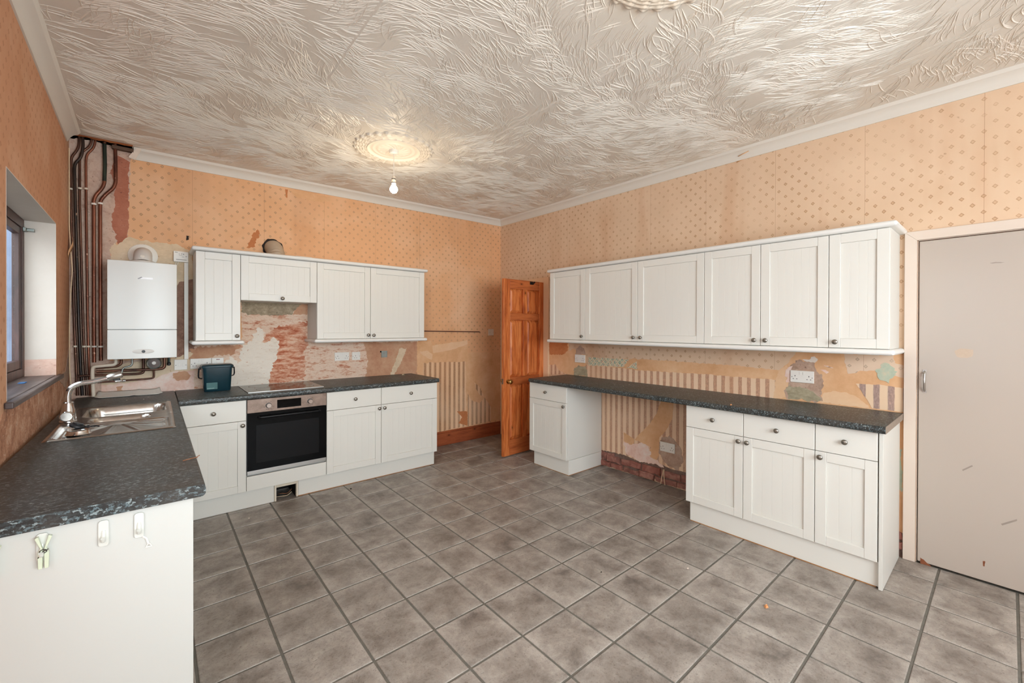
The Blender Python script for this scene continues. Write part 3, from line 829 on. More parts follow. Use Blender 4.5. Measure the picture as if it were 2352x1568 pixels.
PR([(1324, 800), (1334, 792), (1344, 806), (1345, 814), (1322, 814)], 'plaster_brown', 2, rag=0.01, name='bare_plaster')
PR(crop(1780, 800, 7.587, [(280, 300), (340, 235), (430, 190), (500, 200), (590, 210), (690, 235), (705, 310), (730, 390), (830, 440), (850, 540), (840, 640), (810, 760), (800, 890), (770, 920), (220, 880), (170, 800), (180, 700), (230, 600), (280, 450)]), 'plaster_brown', 3, rag=0.016, name='bare_plaster')
PR(crop(1780, 800, 7.587, [(180, 700), (260, 640), (330, 670), (470, 690), (600, 710), (680, 770), (790, 860), (770, 915), (220, 880), (200, 800)]), 'cement_olive', 4, rag=0.010, name='filler')
PR(crop(1780, 800, 7.587, [(190, 370), (280, 300), (285, 420), (270, 560), (200, 590), (180, 480)]), 'plaster_pinkwhite', 4, rag=0.012, name='torn_paper')
PR(crop(1780, 800, 7.587, [(480, 190), (600, 200), (660, 130), (740, 180), (700, 240), (560, 230)]), 'scrap_white', 5, rag=0.008, name='torn_paper')
PR(crop(1780, 800, 7.587, [(850, 290), (930, 300), (1025, 350), (940, 330), (860, 310)]), 'plaster_pinkwhite', 2, rag=0.005, name='torn_paper')
PR(crop(1780, 800, 7.587, [(790, 370), (880, 370), (945, 410), (900, 440), (830, 400)]), 'plaster_pinkwhite', 2, rag=0.005, name='torn_paper')
PR(crop(1780, 800, 7.587, [(1210, 90), (2070, 130), (2090, 260), (2250, 300), (2250, 520), (2150, 500), (1890, 400), (1600, 380), (1270, 440), (1230, 280)]), 'paper_grey', 2, rag=0.006)
PR(crop(1780, 800, 7.587, [(1760, 400), (1880, 270), (1960, 240), (2080, 350), (2140, 470), (2060, 520), (1990, 580), (1890, 560), (1820, 500)]), 'teal_smudge', 3, rag=0.016, name='paint_smudge')
PR(crop(1780, 800, 7.587, [(1410, 610), (1900, 640), (2250, 690), (2250, 1110), (1690, 1045), (1610, 900)]), 'stripes_big', 2, rag=0.004)
PR(crop(1780, 800, 7.587, [(860, 770), (1050, 740), (1250, 770), (1400, 830), (1650, 1020), (1640, 1040), (790, 930)]), 'lining_pale', 2, rag=0.006)
PR([(1790, 850), (1808, 838), (1812, 880), (1806, 912), (1778, 915), (1780, 880)], 'lining_pale', 2, rag=0.006)
# under the worktop, between the two base units
C3 = lambda p: crop(1200, 780, 4.612, p)
PR(C3([(800, 480), (1800, 600), (1800, 1420), (1720, 1400), (1590, 1370), (1430, 1300), (1250, 1290), (1075, 1215), (862, 1170), (800, 1150)]), 'stripes_right', 2, rag=0.006)
PR(C3([(1480, 620), (1605, 640), (1592, 830), (1530, 950), (1450, 1040), (1455, 1200), (1425, 1270), (1300, 1220), (1365, 1140), (1240, 1075), (1190, 1060), (1240, 1000), (1340, 900), (1425, 780)]), 'lining', 3, rag=0.004)
PR(C3([(1075, 980), (1190, 1050), (1186, 1090), (1150, 1150), (1075, 1085)]), 'lining', 3, rag=0.005)
PR(C3([(1078, 1084), (1140, 1110), (1220, 1096), (1260, 1085), (1340, 1130), (1366, 1200), (1345, 1230), (1460, 1310), (1500, 1350), (1380, 1310), (1250, 1290), (1100, 1205)]), 'plaster_pinkwhite', 4, rag=0.012, name='bare_plaster')
PR(C3([(1480, 1030), (1560, 1015), (1640, 1090), (1690, 1200), (1700, 1290), (1660, 1380), (1590, 1360), (1500, 1290), (1445, 1200), (1460, 1090)]), 'plaster_brown', 4, rag=0.014, name='bare_plaster')
PR(C3([(862, 1168), (1075, 1213), (1250, 1290), (1430, 1302), (1590, 1370), (1800, 1418), (1800, 1580), (862, 1326)]), 'mortar', 1, rag=0.006, name='bare_mortar')
# strip between end panel and painted door
PR([(2030, 940), (2077, 944), (2076, 1225), (2030, 1215)], 'lining', 1, rag=0.004)
PR([(2062, 1040), (2070, 1030), (2072, 1130), (2064, 1120)], 'teal_smudge', 2, rag=0.006, name='paint_smudge')
PR([(2030, 1215), (2077, 1225), (2076, 1282), (2030, 1270)], 'mortar', 1, rag=0.003, name='bare_mortar')
# paper curling off under the coving
mb = MB(); q = on(1706, 362, 'x', 0.0)
vs = []
for i in range(7):
    t = i / 6; a = t * 2.3
    for k in (0, 1):
        vs.append((-0.004 - 0.020 * (1 - math.cos(a)), q.y + 0.045 - 0.03 * t - 0.075 * k, q.z - 0.03 + 0.045 * math.sin(a) + 0.018 * k))
mb.add(vs, [(2 * i, 2 * i + 1, 2 * i + 3, 2 * i + 2) for i in range(6)])
o = mb.build('peeling_paper', 'lining', wall_right); s = o.modifiers.new('paper', 'SOLIDIFY'); s.thickness = 0.0008

# exposed bricks at the foot of the right wall
rb = random.Random(5)
def brick(wall, u0, u1, v0, v1, d):
    mb = MB(FR); j = lambda s=0.006: rb.uniform(-s, s) * 1.5
    n = 5; vs = []; fs = []
    ring = []
    for k in range(n): ring.append((u0 + (u1 - u0) * k / (n - 1) + j(.003), v0 + j(.004)))
    for k in range(n): ring.append((u1 - (u1 - u0) * k / (n - 1) + j(.003), v1 + j(.005)))
    m_ = len(ring); cu, cv = (u0 + u1) / 2, (v0 + v1) / 2
    V = [(a, max(0.001, b), 0.0) for a, b in ring] + [(a, max(.002, b), d * 0.7) for a, b in ring] + [(cu + (a - cu) * 0.93, max(.006, cv + (b - cv) * 0.82), d + j(.002)) for a, b in ring]
    F = []
    for k in range(2):
        for i in range(m_): F.append((k * m_ + i, k * m_ + (i + 1) % m_, (k + 1) * m_ + (i + 1) % m_, (k + 1) * m_ + i))
    F.append(tuple(range(2 * m_, 3 * m_)))
    mb.add(V, F)
    mb.build('brick', 'old_brick', wall, smooth=40)
for (v0, v1, us) in ((0.004, 0.058, [1.70, 1.84, 1.985, 2.17, 2.34, 2.56, 2.73, 2.93]), (0.066, 0.132, [1.70, 1.79, 1.96, 2.20, 2.40, 2.60, 2.78, 2.95])):
    for a, b in zip(us, us[1:]): brick(wall_right, a + 0.006, b - 0.006, v0 + rb.uniform(0, .006), v1 + rb.uniform(-.010, .004), rb.uniform(0.012, 0.026))
brick(wall_right, 1.72, 1.88, 0.118, 0.152, 0.008)
brick(wall_right, 4.045, 4.066, 0.05, 0.10, 0.012); brick(wall_right, 4.042, 4.066, 0.11, 0.155, 0.010)

# ------------------------------------------------------------------ kitchen units
KNOB = None
def knob(parent, fr, u, v, n, label=None):
    global KNOB
    M = Matrix((fr.u, Vector((0, 0, 1)), fr.n)).transposed()
    if KNOB is None:
        mb = MB(); mb.lathe([(0.0095, 0), (0.0095, 0.0015), (0.0055, 0.003), (0.005, 0.010), (0.0075, 0.013), (0.0150, 0.0155), (0.0158, 0.0185), (0.0140, 0.0225), (0.0085, 0.0255), (0.0, 0.0265)], 20)
        KNOB = mb.build('knob', 'pewter', None, smooth=60); KNOB_used[0] = False
    o = KNOB if not KNOB_used[0] else KNOB.copy()
    if KNOB_used[0]: COL.objects.link(o)
    KNOB_used[0] = True
    o.parent = parent; o.matrix_local = Matrix.Translation(fr.p(u, v, n) - WORLD[parent.name]) @ M.to_4x4()
    return o
KNOB_used = [False]

def shaker_door(root, fr, u0, u1, v0, v1, n0, stile=0.058, boards=None, t=0.019, kn=None):
    """frame-and-panel door with a recessed, grooved panel"""
    n1 = n0 + t; ns = n1 - 0.0085
    ui0, ui1, vi0, vi1 = u0 + stile, u1 - stile, v0 + stile, v1 - stile
    mb = MB(fr)
    mb.box(u0, ui0, v0, v1, n0, n1); mb.box(ui1, u1, v0, v1, n0, n1)
    mb.box(ui0, ui1, v0, vi0, n0, n1 - 0.0008); mb.box(ui0, ui1, vi1, v1, n0, n1 - 0.0008)
    mb.box(ui0, ui1, vi0, vi1, n0, ns - 0.0010)
    d = mb.build('door', 'cabinet_white', root, 0.0022)
    w = ui1 - ui0; k = boards or max(2, round(w / 0.066)); bw = w / k
    for i in range(k):
        MB(fr).box(ui0 + i * bw + 0.0002, ui0 + (i + 1) * bw - 0.0002, vi0, vi1, ns - 0.004, ns).build('board', 'cabinet_white', d, 0.0012, seg=1)
    if kn: knob(d, fr, kn[0], kn[1], n1)
    return d
def drawer_front(root, fr, u0, u1, v0, v1, n0, kn=True, t=0.019):
    d = MB(fr).box(u0, u1, v0, v1, n0, n0 + t).build('drawer', 'cabinet_white', root, 0.0028)
    if kn: knob(d, fr, (u0 + u1) / 2, (v0 + v1) / 2, n0 + t)
    return d
def carcass(root, fr, u0, u1, v0, v1, n0, n1, t=0.016):
    mb = MB(fr)
    mb.box(u0, u0 + t, v0, v1, n0, n1); mb.box(u1 - t, u1, v0, v1, n0, n1)
    mb.box(u0 + t, u1 - t, v0, v0 + t, n0, n1); mb.box(u0 + t, u1 - t, v1 - t, v1, n0, n1)
    mb.box(u0 + t, u1 - t, v0 + t, v1 - t, n0, n0 + 0.006)
    return mb.build('carcass', 'cabinet_side', root, 0.001)

def wall_unit(fr, u0, u1, v0, v1, nf, label, group, kn, stile=0.058, boards=None):
    r = thing('wall_cabinet', fr.p((u0 + u1) / 2, v0, nf / 2), label, 'cabinet', group)
    carcass(r, fr, u0 + .0005, u1 - .0005, v0, v1, 0.003, nf - 0.021)
    g_ = 0.0016
    shaker_door(r, fr, u0 + g_, u1 - g_, v0 + 0.002, v1 - 0.002, nf - 0.019, stile, boards, kn=kn)
    return r
def base_unit(fr, u0, u1, nf, label, group, dk, drawer=True, zc=0.868, zg=0.705, zb=0.148, boards=None, back=0.003):
    r = thing('base_cabinet', fr.p((u0 + u1) / 2, zb, nf / 2), label, 'cabinet', group)
    carcass(r, fr, u0 + .0005, u1 - .0005, zb, zc + .0005, back, nf - 0.021)
    g_ = 0.0016
    top = zc - 0.002
    if drawer:
        drawer_front(r, fr, u0 + g_, u1 - g_, zg + 0.0015, top, nf - 0.019); top = zg - 0.0015
    shaker_door(r, fr, u0 + g_, u1 - g_, zb + 0.001, top, nf - 0.019, 0.056, boards, kn=dk)
    return r

GW = 'wall cabinets on the back wall'; GR_ = 'wall cabinets on the right wall'; GB = 'base cabinets along the back wall'; GBR = 'base cabinets under the right worktop'
# --- wall cabinets, back wall
NL = 0.3227; LZ0, LZ1 = 1.327, 2.043
wall_unit(FB, -3.3356, -3.0351, LZ0, LZ1, NL, 'narrow white wall cabinet beside the boiler, knob at its lower right', GW, (-3.0351 - 0.026, LZ0 + 0.037))
r = thing('wall_cabinet', FB.p(-2.735, 1.663, 0.16), 'short white bridging wall cabinet over the hob with a wide lift-up door', 'cabinet', GW)
carcass(r, FB, -3.0346, -2.4355, 1.663, LZ1, 0.003, NL - 0.021)
shaker_door(r, FB, -3.0335, -2.4366, 1.665, LZ1 - .002, NL - 0.019, 0.058, 10, kn=(-2.735 + 0.012, 1.691))
wall_unit(FB, -2.4350, -1.9287, LZ0, LZ1, NL, 'white wall cabinet right of the hob gap, knob at its lower right', GW, (-1.9287 - 0.026, LZ0 + 0.035), boards=8)
wall_unit(FB, -1.9287, -1.3272, LZ0, LZ1, NL, 'white wall cabinet at the end towards the pine door, knob at its lower left', GW, (-1.9287 + 0.030, LZ0 + 0.033), boards=8)

def bullnose(fr, u0, u1, v0, v1, n1, ret0=True, ret1=True, n0=0.003):
    """shelf-like moulding with a rounded front edge and rounded ends"""
    h = v1 - v0; r = h / 2
    prof = [(n0, v0)] + [(n1 - r + r * math.cos(a), v0 + r + r * math.sin(a)) for a in [(-90 + 180 * i / 10) * math.pi / 180 for i in range(11)]] + [(n0, v1)]
    mb = MB(fr); n = len(prof); vs = []; fs = []
    secs = []
    k = 5
    if ret0: secs += [(u0 + r - r * math.sin(a), r - r * math.cos(a)) for a in [math.pi / 2 * (1 - i / k) for i in range(k)]]
    else: secs.append((u0, 0))
    secs.append((u0 + (r if ret0 else 0.0), 0.0)) if ret0 else None
    secs.append((u1 - (r if ret1 else 0.0), 0.0))
    if ret1: secs += [(u1 - r + r * math.sin(a), r - r * math.cos(a)) for a in [math.pi / 2 * (i + 1) / k for i in range(k)]]
    for (u, sh) in secs:
        for (nn, v) in prof:
            f = 1 - sh / r if r else 1
            vv = v0 + r + (v - v0 - r) * max(f, 0.25)
            vs.append((u, vv, min(nn, n1 - sh * 1.0) if nn > n0 + 1e-6 else nn))
    for i in range(len(secs) - 1):
        for j in range(n): fs.append((i * n + j, (i + 1) * n + j, (i + 1) * n + (j + 1) % n, i * n + (j + 1) % n))
    fs.append(tuple(range(n))); fs.append(tuple(range((len(secs) - 1) * n, len(secs) * n))[::-1])
    return mb.add(vs, fs)
def fix_normals(o):
    bm = bmesh.new(); bm.from_mesh(o.data); bmesh.ops.recalc_face_normals(bm, faces=bm.faces); bm.to_mesh(o.data); bm.free()
    return o
o = fix_normals(bullnose(FB, -3.362, -1.297, LZ1 + .001, LZ1 + 0.033, NL + 0.032).build('cornice_moulding', 'moulding_white', None)); tag(o, 'white rounded cornice moulding along the top of the back wall cabinets', 'moulding')
o = fix_normals(bullnose(FB, -3.362, -3.008, LZ0 - 0.033, LZ0 - .001, NL + 0.026).build('light_rail', 'moulding_white', None)); tag(o, 'short white light rail under the narrow cabinet beside the boiler', 'moulding')
o = fix_normals(bullnose(FB, -2.462, -1.300, LZ0 - 0.033, LZ0 - .001, NL + 0.026).build('light_rail', 'moulding_white', None)); tag(o, 'white light rail under the back wall cabinets above the double socket', 'moulding')
# --- wall cabinets, right wall
NR = 0.3363; RZ0, RZ1 = 1.3185, 2.0306
yw = [1.2743, 1.7620, 2.3594, 2.9541, 3.3545, 3.7507, 4.0437]
labs = ['white wall cabinet next to the pine door frame, knob at its lower right',
        'white wall cabinet second from the pine door, knob at its lower right',
        'white wall cabinet third from the pine door, knob at its lower left',
        'white wall cabinet above the cracked socket plaster, knob at its lower right',
        'white wall cabinet second from the painted cupboard door, knob at its lower left',
        'white wall cabinet beside the painted cupboard door, knob at its lower left']
sides = [1, 1, 0, 1, 0, 0]
for i in range(6):
    u0, u1 = yw[i], yw[i + 1]
    ku = u1 - 0.036 if sides[i] else u0 + 0.036
    wall_unit(FR, u0, u1, RZ0, RZ1, NR, labs[i], GR_, (ku, RZ0 + 0.038), 0.058, [5, 8, 7, 6, 6, 4][i])
o = fix_normals(bullnose(FR, 1.250, 4.078, RZ1 + .001, RZ1 + 0.034, NR + 0.030).build('cornice_moulding', 'moulding_white', None)); tag(o, 'long white rounded cornice moulding along the top of the right wall cabinets', 'moulding')
o = fix_normals(bullnose(FR, 1.250, 4.070, RZ0 - 0.035, RZ0 - .001, NR + 0.028).build('light_rail', 'moulding_white', None)); tag(o, 'long white light rail under the right wall cabinets', 'moulding')

# --- base cabinets, back wall
NB = 0.622; XB = [-3.4600, -3.0363, -2.4382, -1.9414, -1.3381]
base_unit(FB, XB[0], XB[1], NB, 'white base cabinet in the corner between sink run and oven', GB, (XB[1] - 0.026, 0.672))
base_unit(FB, XB[2], XB[3], NB, 'white base cabinet next to the oven, door knob at its right edge', GB, (XB[3] - 0.022, 0.672), boards=6)
base_unit(FB, XB[3], XB[4], NB, 'white base cabinet at the open end of the back run, door knob left', GB, (XB[3] + 0.028, 0.672), boards=8)
# oven housing and oven
r = thing('oven_housing', FB.p(-2.737, 0.148, 0.3), 'white oven housing with a plain panel below the oven', 'cabinet')
mb = MB(FB); mb.box(XB[1] + .0005, XB[1] + .0035, 0.148, 0.868, 0.003, 0.60); mb.box(XB[2] - .0035, XB[2] - .0005, 0.148, 0.868, 0.003, 0.60); mb.box(XB[1] + .004, XB[2] - .004, 0.148, 0.164, 0.003, 0.60)
mb.box(XB[1] + .004, XB[2] - .004, 0.25, 0.262, 0.003, 0.58)
mb.build('carcass', 'cabinet_side', r)
MB(FB).box(XB[1] + .002, XB[2] - .002, 0.1495, 0.262, 0.603, 0.622).build('filler_panel', 'cabinet_white', r, 0.0025)
ov = thing('built_in_oven', FB.p(-2.735, 0.266, 0.3), 'built-in oven with stained steel control panel and black glass door', 'oven')
O0, O1 = -3.0310, -2.4410
MB(FB).box(O0 + .012, O1 - .012, 0.268, 0.866, 0.05, 0.603).build('oven_body', 'oven_dark', ov)
cp = MB(FB).box(O0, O1, 0.760, 0.866, 0.6035, 0.626).build('control_panel', 'oven_steel', ov, 0.002)
MB(FB).box(-2.823, -2.644, 0.778, 0.846, 0.626, 0.6268).build('display', 'oven_glass', cp)
for (ku, kv) in ((-2.884, 0.809), (-2.574, 0.809)):
    kb = MB(FB); kb.lathe([(0.0215, 0), (0.0215, 0.002), (0.0, 0.002)], 24, (ku, kv, 0.626)); kb.build('knob_collar', 'black_plastic', cp)
    kb = MB(FB); kb.lathe([(0.0178, 0), (0.0172, 0.018), (0.0160, 0.0205), (0.0, 0.0205)], 28, (ku, kv, 0.628)); kb.build('knob', 'chrome', cp, smooth=40)
    for a in (60, 120, 200, 245, 270, 300, 340):
        a = RAD(a); cu, cv = ku + 0.033 * math.cos(a), kv + 0.033 * math.sin(a)
        MB(FB).box(cu - .003, cu + .003, cv - .0018, cv + .0018, 0.626, 0.6264).build('dial_mark', 'mark_dark', cp)
dd = MB(FB).box(O0, O1, 0.304, 0.757, 0.6035, 0.6245).build('door', 'oven_glass', ov, 0.002)
mb = MB(FB); mb.tube([(-2.951, 0.719, 0.6245), (-2.951, 0.722, 0.652), (-2.500, 0.722, 0.652), (-2.500, 0.719, 0.6245)], 0.0095, 10, True, 0.02)
mb.build('handle', 'oven_dark', dd)
mb = MB(FB); mb.box(O0 + .06, O1 - .06, 0.36, 0.66, 0.6245, 0.6247); mb.build('door_window', 'oven_dark', dd)
MB(FB).box(O0, O1, 0.272, 0.303, 0.6035, 0.6215).build('bottom_trim', 'steel_trim', ov, 0.002)
# plinths along the back run
def board(name, fr, a, b, c, d, e, f, mat, label, cat, bevel=0.002):
    o = MB(fr).box(a, b, c, d, e, f).build(name, mat, None, bevel); return tag(o, label, cat)
board('plinth', FB, -3.4650, -2.834, 0.001, 0.146, 0.553, 0.570, 'cabinet_white', 'white plinth board under the corner base cabinet, left of the vent gap', 'plinth')
pl = board('plinth', FB, -2.652, -1.344, 0.006, 0.146, 0.553, 0.570, 'cabinet_white', 'long white plinth board under the back run, chipped orange along its foot', 'plinth')
MB(FB).box(-2.650, -1.360, 0.0008, 0.0058, 0.5535, 0.5690).build('chipboard_edge', 'chipboard', pl)
r = thing('plinth_vent', FB.p(-2.743, 0.001, 0.56), 'open plinth vent housing under the oven with loose wires inside', 'vent')
mb = MB(FB); mb.box(-2.832, -2.818, 0.001, 0.146, 0.540, 0.574); mb.box(-2.668, -2.654, 0.001, 0.146, 0.540, 0.574); mb.box(-2.818, -2.668, 0.112, 0.146, 0.540, 0.572); mb.build('frame', 'plastic_old', r, 0.002)
for zz in (0.115, 0.125): MB(FB).box(-2.816, -2.670, zz, zz + 0.005, 0.572, 0.577).build('slat', 'plastic_old', r)
mb = MB(FB); mb.box(-2.816, -2.670, 0.001, 0.110, 0.30, 0.304); mb.box(-2.818, -2.816, 0.001, 0.110, 0.304, 0.54); mb.box(-2.670, -2.668, 0.001, .110, .304, .54); mb.box(-2.816, -2.670, .110, .112, .304, .54); mb.build('dark_inside', 'dark_hole', r)
for k in range(4):
    mb = MB(FB); mb.tube([(-2.81 + .01 * k, 0.012 + 0.01 * k, 0.50), (-2.77, 0.02 + 0.012 * k, 0.535), (-2.73, 0.012 + .008 * k, 0.53), (-2.69, 0.03 + .012 * k, 0.51)], 0.0022, 6, True, 0.02)
    mb.build('wire', ['cable_cream', 'black_plastic', 'twig_brown', 'black_plastic'][k], r)

# --- base cabinets, right wall
NRB = 0.553
YR0, YR0b, YR1, YR2, YR3, YRc = 1.190, 1.7185, 2.9245, 3.3284, 3.7365, 4.0330
rb0 = thing('base_cabinet', FR.p(1.45, 0.148, 0.28), 'white base cabinet beside the pine door with a bare side panel', 'cabinet', GBR)
carcass(rb0, FR, YR0 + .0005, 1.7020, 0.148, 0.8685, 0.012, NRB - 0.021)
drawer_front(rb0, FR, YR0 + .0016, YR0b - .004, 0.7065, 0.866, NRB - 0.019, False)
knob(rb0, FR, 1.437, 0.786, NRB)
shaker_door(rb0, FR, YR0 + .0016, YR0b - .004, 0.149, 0.7035, NRB - 0.019, 0.056, 7, kn=(YR0b - 0.034, 0.672))
MB(FR).box(1.7025, YR0b, 0.148, 0.868, 0.012, NRB - 0.020).build('side_panel', 'cabinet_side', rb0, 0.0015)
board('plinth', FR, 1.232, 1.7225, 0.006, 0.146, 0.505, 0.522, 'cabinet_white', 'short white plinth board under the base cabinet beside the pine door', 'plinth')
board('plinth', FR, 1.7060, 1.7225, 0.006, 0.146, 0.012, 0.504, 'cabinet_white', 'white plinth return along the side of the cabinet beside the knee gap', 'plinth')
board('chipboard_edge', FR, 1.236, 1.7205, 0.0005, 0.0055, 0.014, 0.519, 'chipboard', 'raw chipboard edge under the plinth by the pine door', 'chipboard', 0)
base_unit(FR, YR1, YR2, NRB, 'white base cabinet at the knee gap under the right worktop, door knob right', GBR, (YR2 - 0.026, 0.672), boards=5)
base_unit(FR, YR2, YR3, NRB, 'middle white base cabinet of three under the right worktop', GBR, (YR2 + 0.028, 0.672), boards=5)
base_unit(FR, YR3, YRc - .004, NRB, 'white base cabinet beside the end panel by the painted door', GBR, (YR3 + 0.028, 0.672), boards=3)
pl = board('plinth', FR, 2.948, 4.0365, 0.006, 0.146, 0.512, 0.530, 'cabinet_white', 'long white plinth board under three right base cabinets, chipped along its foot', 'plinth')
MB(FR).box(2.952, 4.02, 0.0008, 0.0058, 0.5125, 0.529).build('chipboard_edge', 'chipboard', pl)
board('end_panel', FR, YRc, YRc + 0.018, 0.001, 0.868, 0.014, NRB - .001, 'cabinet_side', 'tall off-white end panel of the right base run beside the painted door', 'panel', 0.0015)

# --- worktops
def worktop(name, fr, u0, u1, n0, n1, label, end0=False, end1=False, holes=None, z0=0.8695, z1=0.910):
    r = 0.014
    arc = lambda cx, cz, a0, a1: [(cx + r * math.cos(RAD(a0 + (a1 - a0) * i / 5)), cz + r * math.sin(RAD(a0 + (a1 - a0) * i / 5))) for i in range(6)]
    prof = [(n0, z0)] + arc(n1 - r, z0 + r, -90, 0) + arc(n1 - r, z1 - r, 0, 90) + [(n0, z1)]
    mb = MB(fr); n = len(prof)
    def seg(ua, ub, pr):
        k = len(pr)
        mb.add([(ua, z, nn) for nn, z in pr] + [(ub, z, nn) for nn, z in pr], [(i, (i + 1) % k, k + (i + 1) % k, k + i) for i in range(k)] + [tuple(range(k))[::-1], tuple(range(k, 2 * k))])
    if not holes: seg(u0, u1, prof)
    else:
        ha, hb, na, nb = holes
        seg(u0, ha, prof); seg(hb, u1, prof)
        seg(ha, hb, [(n0, z0), (na, z0), (na, z1), (n0, z1)])
        seg(ha, hb, [(nb, z0)] + prof[1:-1] + [(nb, z1)])
    o = fix_normals(mb.build(name, 'worktop', None, smooth=40))
    return tag(o, label, 'worktop')
worktop('worktop', FB, -3.4525, -1.3251, 0.004, 0.642, 'dark speckled worktop along the back wall carrying the hob')
wr_ = worktop('worktop', FR, 1.2217, 4.0650, 0.004, 0.597, 'long dark speckled worktop along the right wall over the knee gap')
MB(FR).box(4.0650, 4.0662, 0.8702, 0.9092, 0.005, 0.588).build('raw_end', 'raw_board', wr_)
FS = Frame((0, 0, 0), (0, 1, 0), (1, 0, 0))       # sink run, fronts face +x; u = y, n = x
SX0, SX1, SY0, SY1 = -3.962, -3.510, -1.630, -0.640   # sink cut-out
wsk = worktop('worktop', FS, -2.737, -0.004, -4.022, -3.453, 'dark speckled worktop of the sink run under the window', holes=(SY0, SY1, SX0, SX1))
# laminate strip along the cut end
mb = MB(); mb.prism([(-4.020, 0.8700), (-3.467, 0.8700), (-3.457, 0.8745), (-3.4535, 0.884), (-3.4535, 0.896), (-3.457, 0.9055), (-3.467, 0.9098), (-4.020, 0.9098)], 0, 0.0012)
mb.v = [Vector((p.x, -2.737 - p.z, p.y)) for p in mb.v]
mb.build('edge_strip', 'worktop', wsk, smooth=0)

# --- sink run units
r = thing('base_cabinet', (-3.75, -1.68, 0.148), 'white base cabinets of the sink run, seen only by their blank end', 'cabinet')
mb = MB(); 
mb.box(-4.02, -3.506, -2.700, -1.70, 0.148, 0.166); mb.box(-4.02, -4.005, -2.700, -0.66, 0.166, 0.868); mb.box(-4.005, -3.506, -1.70, -1.684, 0.148, 0.868); mb.box(-4.005, -3.506, -0.676, -0.66, 0.148, 0.868); mb.box(-4.005, -3.506, -1.684, -0.676, 0.148, 0.166)
mb.build('carcass', 'cabinet_side', r)
for (a, b, kk) in ((-2.70, -2.205, 1), (-2.20, -1.705, 0), (-1.70, -1.17, 1), (-1.165, -0.66, 0)):
    shaker_door(r, FS, a, b, 0.149, 0.865, -3.505, 0.056, kn=((b - .03) if kk else (a + .03), 0.82))
board('end_panel', FE, -4.025, -3.486, 0.001, 0.8685, -0.018, 0.0, 'panel_white_dimmed', 'large blank white end panel of the sink run with stick-on hooks', 'panel', 0.002)
tag(MB().box(-3.555, -3.538, -2.69, -0.575, 0.001, 0.146).build('plinth', 'cabinet_white', None, 0.002), 'white plinth board under the sink run', 'plinth')

# --- hob
hob = thing('ceramic_hob', FB.p(-2.73, 0.9105, 0.30), 'flat black ceramic hob with thin steel edge in the worktop', 'hob')
MB(FB).box(-3.010, -2.450, 0.9108, 0.9155, 0.062, 0.555).build('glass_plate', 'hob_glass', hob, 0.001)
mb = MB(FB)
for a in ((-3.017, -3.010, 0.055, 0.562), (-2.450, -2.443, 0.055, 0.562), (-3.010, -2.450, 0.555, 0.562), (-3.010, -2.450, 0.055, 0.062)): mb.box(a[0], a[1], 0.9108, 0.9165, a[2], a[3])
mb.build('steel_edge', 'steel_trim', hob, 0.001)
for (u, n, rr) in ((-2.87, 0.19, 0.09), (-2.59, 0.19, 0.07), (-2.87, 0.42, 0.07), (-2.59, 0.42, 0.10)):
    mb = MB(FB); vs = []
    for q in range(32):
        a = 2 * math.pi * q / 32
        vs += [(u + rr * math.cos(a), 0.91575, n + rr * math.sin(a)), (u + (rr - .003) * math.cos(a), 0.91575, n + (rr - .003) * math.sin(a))]
    mb.add(vs, [(2 * q, 2 * q + 1, (2 * q + 3) % 64, (2 * q + 2) % 64) for q in range(32)])
    fix_normals(mb.build('cooking_zone', 'mark_dark', hob))

# --- sink
sk = thing('inset_sink', (-3.736, -1.135, 0.910), 'stainless steel one and a half bowl sink with ribbed drainer', 'sink')
A0, A1, B0, B1 = -3.976, -3.497, -1.652, -0.620
def rrect(x, y, x0, x1, y0, y1, r):
    cx, cy = (x0 + x1) / 2, (y0 + y1) / 2; dx = abs(x - cx) - (x1 - x0) / 2 + r; dy = abs(y - cy) - (y1 - y0) / 2 + r
    return min(max(dx, dy), 0) + math.hypot(max(dx, 0), max(dy, 0)) - r
def sm(t): t = max(0.0, min(1.0, t)); return t * t * (3 - 2 * t)
def sink_z(x, y):
    z = 0.0045
    e = -rrect(x, y, A0, A1, B0, B1, 0.025)
    z = 0.001 + 0.0045 * sm(e / 0.008)
    z -= 0.0035 * sm((e - 0.018) / 0.008)
    d1 = rrect(x, y, -3.90, -3.525, -1.055, -0.665, 0.07); z -= 0.165 * sm((-d1) / 0.030)
    d2 = rrect(x, y, -3.86, -3.60, -1.245, -1.090, 0.05); z -= 0.085 * sm((-d2) / 0.024)
    d3 = rrect(x, y, -3.945, -3.518, -1.625, -1.275, 0.05); q = sm((-d3) / 0.012); z -= 0.010 * q
    if q > 0.01:
        a = math.atan2(y + 1.26, x + 3.74); rr = math.hypot(y + 1.26, x + 3.74)
        z += q * 0.0065 * max(0, math.cos(a * 15)) ** 3 * sm((rr - 0.06) / 0.05) * sm((-d3 - 0.012) / 0.02)
        z += q * 0.005 * math.exp(-((-d3 - 0.02) / 0.008) ** 2)
    return z
NX, NY = 84, 170
vs = []; fs = []
for j in range(NY + 1):
    for i in range(NX + 1):
        x = A0 + (A1 - A0) * i / NX; y = B0 + (B1 - B0) * j / NY
        vs.append((x, y, 0.9102 + sink_z(x, y)))
for j in range(NY):
    for i in range(NX):
        a = j * (NX + 1) + i; fs.append((a, a + 1, a + NX + 2, a + NX + 1))
MB().add(vs, fs).build('bowl_and_drainer', 'sink_steel', sk, smooth=80)
for (x, y, z) in ((-3.71, -0.86, 0.751), (-3.73, -1.168, 0.830)):
    mb = MB(); mb.lathe([(0.042, 0), (0.040, 0.003), (0.030, 0.0015), (0.0, 0.001)], 24, (x, y, z)); mb.build('waste', 'chrome', sk)
